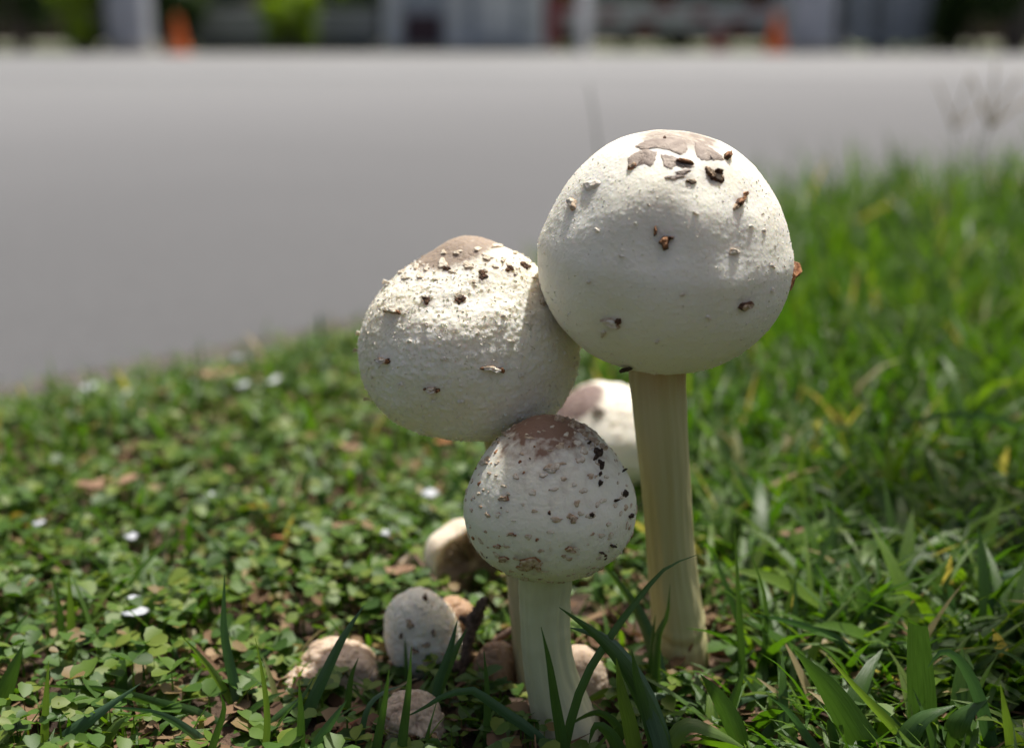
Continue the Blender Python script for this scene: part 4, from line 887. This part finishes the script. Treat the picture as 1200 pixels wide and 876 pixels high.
# tall seed stalks that stand up against the road
def seed_stalk(pts, Yd, label, fork=0):
    base = P(*pts[0], Yd); org = Vector((base.x, Yd, float(ground_z(base.x, Yd)[0])))
    r = thing('seed_stalk', org, label, 'grass')
    p3 = [tuple(org - Vector((0, 0, .004))) + (.0009,)] + [tuple(P(u, v, Yd)) + (.0008 - .0004 * k / len(pts),) for k, (u, v) in enumerate(pts)]
    tube('stalk', p3, M['hero'], r, org, 6, 24)
    top = P(*pts[-1], Yd)
    for k in range(fork):
        a_ = -.6 + 1.2 * k / max(1, fork - 1) + .2
        q = [tuple(top + Vector((math.sin(a_) * .05 * f, 0, math.cos(a_) * .05 * f - .012 * f * f * abs(a_)))) + (.0011 - .0005 * f,) for f in (0, .3, .6, 1)]
        tube('seed_spike', q, M['dryblade'], r, org, 6, 12, .3, k)
seed_stalk([(712, 260), (703, 190), (697, 140), (690, 100)], .95, 'lone grass stalk rising behind the largest cap', 0)
seed_stalk([(1105, 300), (1115, 230), (1120, 180), (1118, 150)], 1.15, 'seed stalk with forked head in the tall grass', 3)
seed_stalk([(1170, 320), (1165, 240), (1150, 180), (1160, 150)], 1.0, 'leaning seed stalk with open head over the road edge', 4)

# ------------------------------------------------------------------ far side of the road: gate, booth, cones, shrubs
M['gpaint'] = plain('grey_paint', (.36, .38, .43)); M['gpaint2'] = plain('light_grey_paint', (.62, .62, .64)); M['dgrey'] = plain('dark_grey', (.07, .075, .08))
M['wpaint'] = plain('white_paint', (.68, .68, .70)); M['red'] = plain('red_paint', (.30, .06, .07)); M['orange'] = plain('orange_plastic', (.70, .13, .015)); M['dorange'] = plain('dull_orange_plastic', (.50, .10, .015))
M['maroon'] = plain('maroon_panel', (.06, .03, .04)); M['roof'] = plain('roof_sheet', (.20, .21, .23)); M['bark'] = plain('bark', (.13, .10, .08))
M['render'] = plain('wall_render', (.26, .26, .26)); M['kerb'] = plain('kerb_stone', (.36, .34, .30))
m_, ns_, L_, b_ = mat('booth_glass'); b_.inputs['Base Color'].default_value = (.35, .38, .42, 1); b_.inputs['Roughness'].default_value = .08; b_.inputs['Metallic'].default_value = .0; b_.inputs['Specular IOR Level'].default_value = .8; M['glass'] = m_
M['tleaf'] = leaf_mat('tree_leaf', [(0, (.025, .055, .012)), (.6, (.045, .09, .018)), (1, (.075, .12, .025))], .3)
M['tleaf_l'] = leaf_mat('shrub_leaf', [(0, (.14, .22, .015)), (.6, (.20, .30, .02)), (1, (.28, .36, .025))], .5)
ZG = -.011
def boxv(a, b):
    (x0, y0, z0), (x1, y1, z1) = a, b
    V = [(x0, y0, z0), (x1, y0, z0), (x1, y1, z0), (x0, y1, z0), (x0, y0, z1), (x1, y0, z1), (x1, y1, z1), (x0, y1, z1)]
    return V, [(0, 3, 2, 1), (4, 5, 6, 7), (0, 1, 5, 4), (1, 2, 6, 5), (2, 3, 7, 6), (3, 0, 4, 7)]
def box(name, a, b, m, parent=None, org=(0, 0, 0), bev=.01):
    V, F = boxv(a, b); o = mesh(name, V, F, m, parent, org, smooth=False)
    md = o.modifiers.new('bevel', 'BEVEL'); md.width = bev; md.segments = 2; return o
def wx(u, Y): return P(u, 55, Y).x
def pillar(u0, u1, Y, h, label, m):
    x0, x1 = wx(u0, Y), wx(u1, Y); c = (x0 + x1) / 2; d = x1 - x0; org = Vector((c, Y, ZG)); r = thing('gate_pillar', org, label, 'pillar')
    box('shaft', (x0, Y - d / 2, ZG), (x1, Y + d / 2, h), m, r, org)
    box('plinth', (x0 - .06, Y - d / 2 - .06, ZG - .002), (x1 + .06, Y + d / 2 + .06, .14), M['kerb'], r, org)
    box('coping', (x0 - .09, Y - d / 2 - .09, h + .001), (x1 + .09, Y + d / 2 + .09, h + .12), M['kerb'], r, org)
pillar(133, 176, 22.5, 2.9, 'grey gate pillar between shrubs across the road', M['gpaint'])
pillar(922, 972, 23, 2.9, 'wide grey gate pillar beside the orange cone across the road', M['gpaint'])
def cone(u, Y, h, m, label):
    x_ = wx(u, Y); org = Vector((x_, Y, ZG)); r = thing('traffic_cone', org, label, 'cone', 'traffic cones across the road')
    box('base', (x_ - .3 * h, Y - .3 * h, ZG), (x_ + .3 * h, Y + .3 * h, ZG + .06), m, r, org, .015)
    def ring(nm, zz, mm):
        n = 24; V = [(x_ + rr * math.cos(2 * math.pi * j / n), Y + rr * math.sin(2 * math.pi * j / n), ZG + z_) for rr, z_ in zz for j in range(n)]
        mesh(nm, V, [tuple(map(int, f)) for f in gridfaces(len(zz), n)], mm, r, org)
    ring('body', [(.25 * h, .055), (.22 * h, .12), (.06 * h, h * .97), (.05 * h, h), (.02 * h, h)], m)
    ring('collar', [(.171 * h, .36 * h), (.171 * h + .004, .361 * h), (.128 * h + .004, .60 * h), (.128 * h, .601 * h)], M['wpaint'])
cone(209, 21.5, .62, M['dorange'], 'dull orange traffic cone in front of the green verge')
cone(840, 24, .5, M['red'], 'red traffic cone under the barrier')
cone(909, 22, .68, M['orange'], 'orange traffic cone beside the wide grey pillar')
# low wall with a dark skirting
x0, x1 = wx(232, 25), wx(444, 25); org = Vector(((x0 + x1) / 2, 25, ZG)); r = thing('boundary_wall', org, 'low grey boundary wall with a dark base beside the booth', 'wall')
box('wall', (x0, 24.9, .24), (x1, 25.1, .74), M['render'], r, org); box('base', (x0, 24.95, ZG), (x1, 25.05, .25), M['dgrey'], r, org); box('coping', (x0 - .03, 24.85, .741), (x1 + .03, 25.15, .79), M['gpaint2'], r, org)
# guard booth
Yb = 25; x0, x1 = wx(448, Yb), wx(640, Yb); W = x1 - x0; org = Vector(((x0 + x1) / 2, Yb + 1, ZG)); r = thing('guard_booth', org, 'light grey guard booth with large windows beside the barrier', 'booth')
box('plinth', (x0 - .2, Yb - .2, ZG), (x1 + .2, Yb + 2.4, .10), M['kerb'], r, org)
for u0, u1 in ((450, 470), (524, 546), (612, 638)):
    box('post', (wx(u0, Yb), Yb - .02, .101), (wx(u1, Yb), Yb + .2, 2.6), M['gpaint2'], r, org)
box('wall', (x0 + .05, Yb + .06, .101), (x1 - .05, Yb + .14, 1.0), M['gpaint'], r, org)
box('door_panel', (wx(474, Yb), Yb + .01, .12), (wx(518, Yb), Yb + .058, .70), M['maroon'], r, org)
box('notice_panel', (wx(560, Yb), Yb + .02, .25), (wx(604, Yb), Yb + .058, 1.25), M['wpaint'], r, org)
for u0, u1 in ((471, 523), (547, 611)):
    box('window', (wx(u0, Yb), Yb + .09, 1.002), (wx(u1, Yb), Yb + .11, 2.4), M['glass'], r, org, .002)
for xx in (x0 + .05, x1 - .13): box('wall', (xx, Yb + .21, .101), (xx + .08, Yb + 2.2, 2.6), M['gpaint'], r, org)
box('wall', (x0 + .14, Yb + 2.1, .101), (x1 - .14, Yb + 2.2, 2.6), M['gpaint'], r, org)
box('roof', (x0 - .5, Yb - .6, 2.602), (x1 + .5, Yb + 2.7, 2.80), M['roof'], r, org, .03)
# red and white barrier
Yg = 25.8; x0, x1 = wx(646, Yg), wx(918, Yg); org = Vector((x0, Yg, ZG)); r = thing('boom_barrier', org, 'red and white barrier with three rails closing the gateway', 'barrier')
box('housing', (x0 - .18, Yg - .2, ZG), (x0 + .18, Yg + .2, 1.05), M['red'], r, org, .02)
seg = (x1 - x0 - .2) / 12
for zz in (.44, .62, .80):
    for k in range(12):
        box('rail_section', (x0 + .2 + k * seg, Yg - .04, zz), (x0 + .2 + (k + 1) * seg - .004, Yg + .04, zz + .13), M['red'] if (k * 7 + int(zz * 20)) % 5 == 1 else M['gpaint2'], r, org, .006)
for k in range(13):
    box('upright', (x0 + .19 + k * seg, Yg + .042, .42), (x0 + .22 + k * seg, Yg + .07, .96), M['gpaint2'], r, org, .004)
box('rest_post', (x1 - .12, Yg + .075, ZG), (x1, Yg + .2, 1.1), M['gpaint2'], r, org)
x_ = wx(684, 22.5); org = Vector((x_, 22.5, ZG)); r = thing('bollard', org, 'slim white post standing before the barrier', 'bollard')
tube('shaft', [(x_, 22.5, ZG, .12), (x_, 22.5, .5, .12), (x_, 22.5, 1.05, .12)], M['wpaint'], r, org, 20, 12); tube('foot', [(x_, 22.5, ZG, .2), (x_, 22.5, .02, .19), (x_, 22.5, .04, .14)], M['kerb'], r, org, 20, 5)
# metal side gate at the right
Yr = 25; x0, x1 = wx(985, Yr), wx(1085, Yr); org = Vector(((x0 + x1) / 2, Yr, ZG)); r = thing('side_gate', org, 'blue grey metal side gate between the wide pillar and dark shrubs', 'gate')
for u0, u1 in ((998, 1020), (1036, 1080)):
    box('panel', (wx(u0, Yr), Yr - .02, .12), (wx(u1, Yr), Yr + .02, 2.0), M['gpaint'], r, org)
for u_ in (990, 1030, 1084): box('post', (wx(u_ - 3, Yr), Yr - .05, ZG), (wx(u_ + 3, Yr), Yr + .05, 2.1), M['gpaint'], r, org)
for zz in (.2, 1.8): box('rail', (x0, Yr + .021, zz), (x1, Yr + .06, zz + .08), M['gpaint2'], r, org)
# shrubs and trees
def foliage(c, rad, n, leaf, seed, clumps=9):
    g_ = np.random.default_rng(seed); c = np.array(c); rad = np.array(rad)
    cc = g_.normal(size=(clumps, 3)); cc /= np.linalg.norm(cc, axis=1)[:, None]; cc = cc * g_.uniform(.25, .75, (clumps, 1))
    i = g_.integers(0, clumps, n); d = g_.normal(size=(n, 3)); d /= np.linalg.norm(d, axis=1)[:, None]
    p = c + rad * (cc[i] + d * (g_.uniform(.2, 1, (n, 1)) ** .5) * g_.uniform(.32, .5, clumps)[i][:, None])
    a = g_.normal(size=(n, 3)); a /= np.linalg.norm(a, axis=1)[:, None]; b = np.cross(a, g_.normal(size=(n, 3))); b /= np.linalg.norm(b, axis=1)[:, None]
    s = leaf * g_.uniform(.6, 1.3, (n, 1)); V = np.stack([p - a * s, p + b * s * .45, p + a * s, p - b * s * .45], 1).reshape(-1, 3)
    V[:, 2] = np.maximum(V[:, 2], .0)
    return V, np.arange(n * 4).reshape(-1, 4)
def shrub(u, Y, wpx, h, label, m, seed, n=2600, leaf=.07, name='shrub', cat='shrub'):
    x_ = wx(u, Y); org = Vector((x_, Y, ZG)); rw = wpx / FPX * Y / 2; r = thing(name, org, label, cat)
    V, F = foliage((x_, Y, h * .52), (rw * 1.05, min(rw, 1.2), h * .56), n, leaf, seed); mesh('crown', V, F, m, r, org, smooth=False)
    for k in range(3):
        a_ = k * 2.1; tube('stem', [(x_ + .05 * math.cos(a_), Y + .05 * math.sin(a_), ZG, .04), (x_ + rw * .25 * math.cos(a_), Y + .25 * math.sin(a_), h * .3, .03), (x_ + rw * .4 * math.cos(a_), Y + .4 * math.sin(a_), h * .6, .012)], M['bark'], r, org, 7, 10)
shrub(25, 22.4, 90, 2.4, 'dark dense shrub beside the yellow-green bush', M['tleaf'], 1, 4200)
shrub(92, 21.8, 64, 1.3, 'yellow-green sunlit bush beside the grey pillar', M['tleaf_l'], 2)
shrub(105, 22.4, 56, .62, 'low dark green shrub at the foot of the grey pillar', M['tleaf'], 3, 1500)
shrub(215, 24.9, 70, 1.4, 'green bush behind the dull orange cone', M['tleaf'], 4)
shrub(262, 26.2, 70, 1.5, 'dark green bush behind the low wall near the cone', M['tleaf'], 5)
shrub(345, 23.6, 75, 1.15, 'yellow-green shrub growing before the low wall', M['tleaf_l'], 6)
shrub(420, 26.7, 85, 1.7, 'bright green shrub behind the low wall near the booth', M['tleaf_l'], 7)
shrub(982, 26.2, 26, 1.6, 'narrow dark shrub squeezed beside the wide grey pillar', M['tleaf'], 8, 1400)
shrub(1028, 26.2, 30, 1.4, 'narrow dark shrub behind the metal side gate', M['tleaf'], 9, 1400)
shrub(1120, 24.1, 80, 2.2, 'dark green shrub next to the metal side gate', M['tleaf'], 10, 4200)
shrub(1180, 23.2, 90, 2.6, 'large dark green shrub beyond the shrub at the gate', M['tleaf'], 12, 4600)
for k, u_ in enumerate((675, 730, 790, 850, 900)):
    shrub(u_, 31, 95, 2.3, 'clipped dark hedge bush in the row behind the barrier', M['tleaf'], 20 + k, 3600, .10, 'hedge_bush', 'hedge')
for o in [o for o in bpy.data.objects if o.name.startswith('hedge_bush')]: o['group'] = 'hedge row behind the barrier'
for k, (u_, lb) in enumerate(((-45, 'tall dark evergreen shrub beyond the dense shrub'), (30, 'tall dark evergreen shrub right behind the dense shrub'), (110, 'tall dark evergreen shrub behind the yellow-green bush'), (190, 'tall evergreen shrub behind the grey pillar and cone'), (270, 'tall evergreen shrub behind the low wall end'), (360, 'tall evergreen shrub behind the middle of the low wall'), (430, 'tall evergreen shrub between low wall and booth'), (985, 'tall evergreen shrub behind the wide grey pillar'), (1060, 'tall evergreen shrub behind the metal side gate panels'), (1140, 'tall evergreen shrub behind the dark gate shrub'), (1225, 'tall evergreen shrub behind the large dark shrub'))):
    shrub(u_, 28.5, 110, 3.2, lb, M['tleaf'], 60 + k, 5200, .11, 'evergreen_shrub')
def tree(u, Y, h, rad, label, m, seed):
    x_ = wx(u, Y); org = Vector((x_, Y, ZG)); r = thing('tree', org, label, 'tree')
    tube('trunk', [(x_, Y, ZG, .24), (x_ + .05, Y, h * .25, .19), (x_ - .06, Y, h * .5, .14), (x_, Y, h * .8, .05)], M['bark'], r, org, 12, 20, .06, seed)
    for k in range(5):
        a_ = k * 1.3 + seed; tube('limb', [(x_, Y, h * (.34 + .07 * k), .09), (x_ + rad * .35 * math.cos(a_), Y + rad * .35 * math.sin(a_), h * (.5 + .06 * k), .05), (x_ + rad * .7 * math.cos(a_), Y + rad * .7 * math.sin(a_), h * (.6 + .06 * k), .015)], M['bark'], r, org, 7, 12)
    V, F = foliage((x_, Y, h * .68), (rad, rad, h * .36), 9000, .17, seed, 18); mesh('crown', V, F, m, r, org, smooth=False)
for k, (u_, Y_, h_, r_, lb) in enumerate([(-20, 25.7, 7, 3.6, 'broad dark tree beyond the dense shrub'), (140, 27.4, 6.5, 3.4, 'leafy tree behind the grey pillar and bushes'), (330, 29.1, 8, 3.6, 'tall leafy tree behind the low wall'), (560, 36.5, 9, 3.4, 'tree rising behind the guard booth'), (800, 34.8, 9, 4.2, 'large tree rising behind the hedge and barrier'), (1030, 27.8, 7, 3.2, 'tree behind the metal side gate'), (1190, 26.1, 7.5, 3.8, 'broad dark tree beyond the shrubs at the gate')]):
    tree(u_, Y_, h_, r_, lb, M['tleaf'], 40 + k)

# unseen tree added outside the frame; its leaf clumps are aimed to shade the near lawn
M['shade_leaf'] = leaf_mat('shade_tree_leaf', [(0, (.04, .085, .016)), (1, (.08, .14, .03))], .3)
tb = Vector((1.05, .55, -.004)); r = thing('added_shade_tree', tb, 'slim unseen tree added to shade the near grass with leafy branches', 'tree')
tube('trunk', [(tb.x, tb.y, -.02, .022), (tb.x - .02, tb.y + .02, .6, .018), (tb.x - .06, tb.y + .05, 1.2, .014), (tb.x - .15, tb.y + .12, 1.9, .006)], M['bark'], r, tb, 10, 24, .05)
VV, FF, off = [], [], 0
for k, (tx, ty, rad, hh) in enumerate([(.165, .335, .055, 1.25), (.16, .43, .05, 1.30), (.23, .395, .06, 1.2), (.22, .30, .055, 1.15), (.30, .36, .06, 1.2), (.15, .265, .04, 1.1), (.27, .48, .05, 1.35)]):
    c = Vector((tx, ty, .015)) + to_sun * (hh / to_sun.z)  # clump set sunward of the ground spot it is added to shade
    V, F = foliage(tuple(c), (rad * 1.1, rad * 1.1, rad * .9), 300, .017, 300 + k, 7); VV.append(V); FF.append(F + off); off += len(V)
    st = Vector((tb.x - .04 - .02 * (k % 4), tb.y + .04, .85 + .08 * (k % 6)))
    tube('branch', [tuple(st) + (.008,), tuple(st.lerp(c, .5) + Vector((0, 0, .10))) + (.005,), tuple(c) + (.002,)], M['bark'], r, tb, 6, 14)
mesh('crown', np.concatenate(VV), np.concatenate(FF), M['shade_leaf'], r, tb, smooth=False)
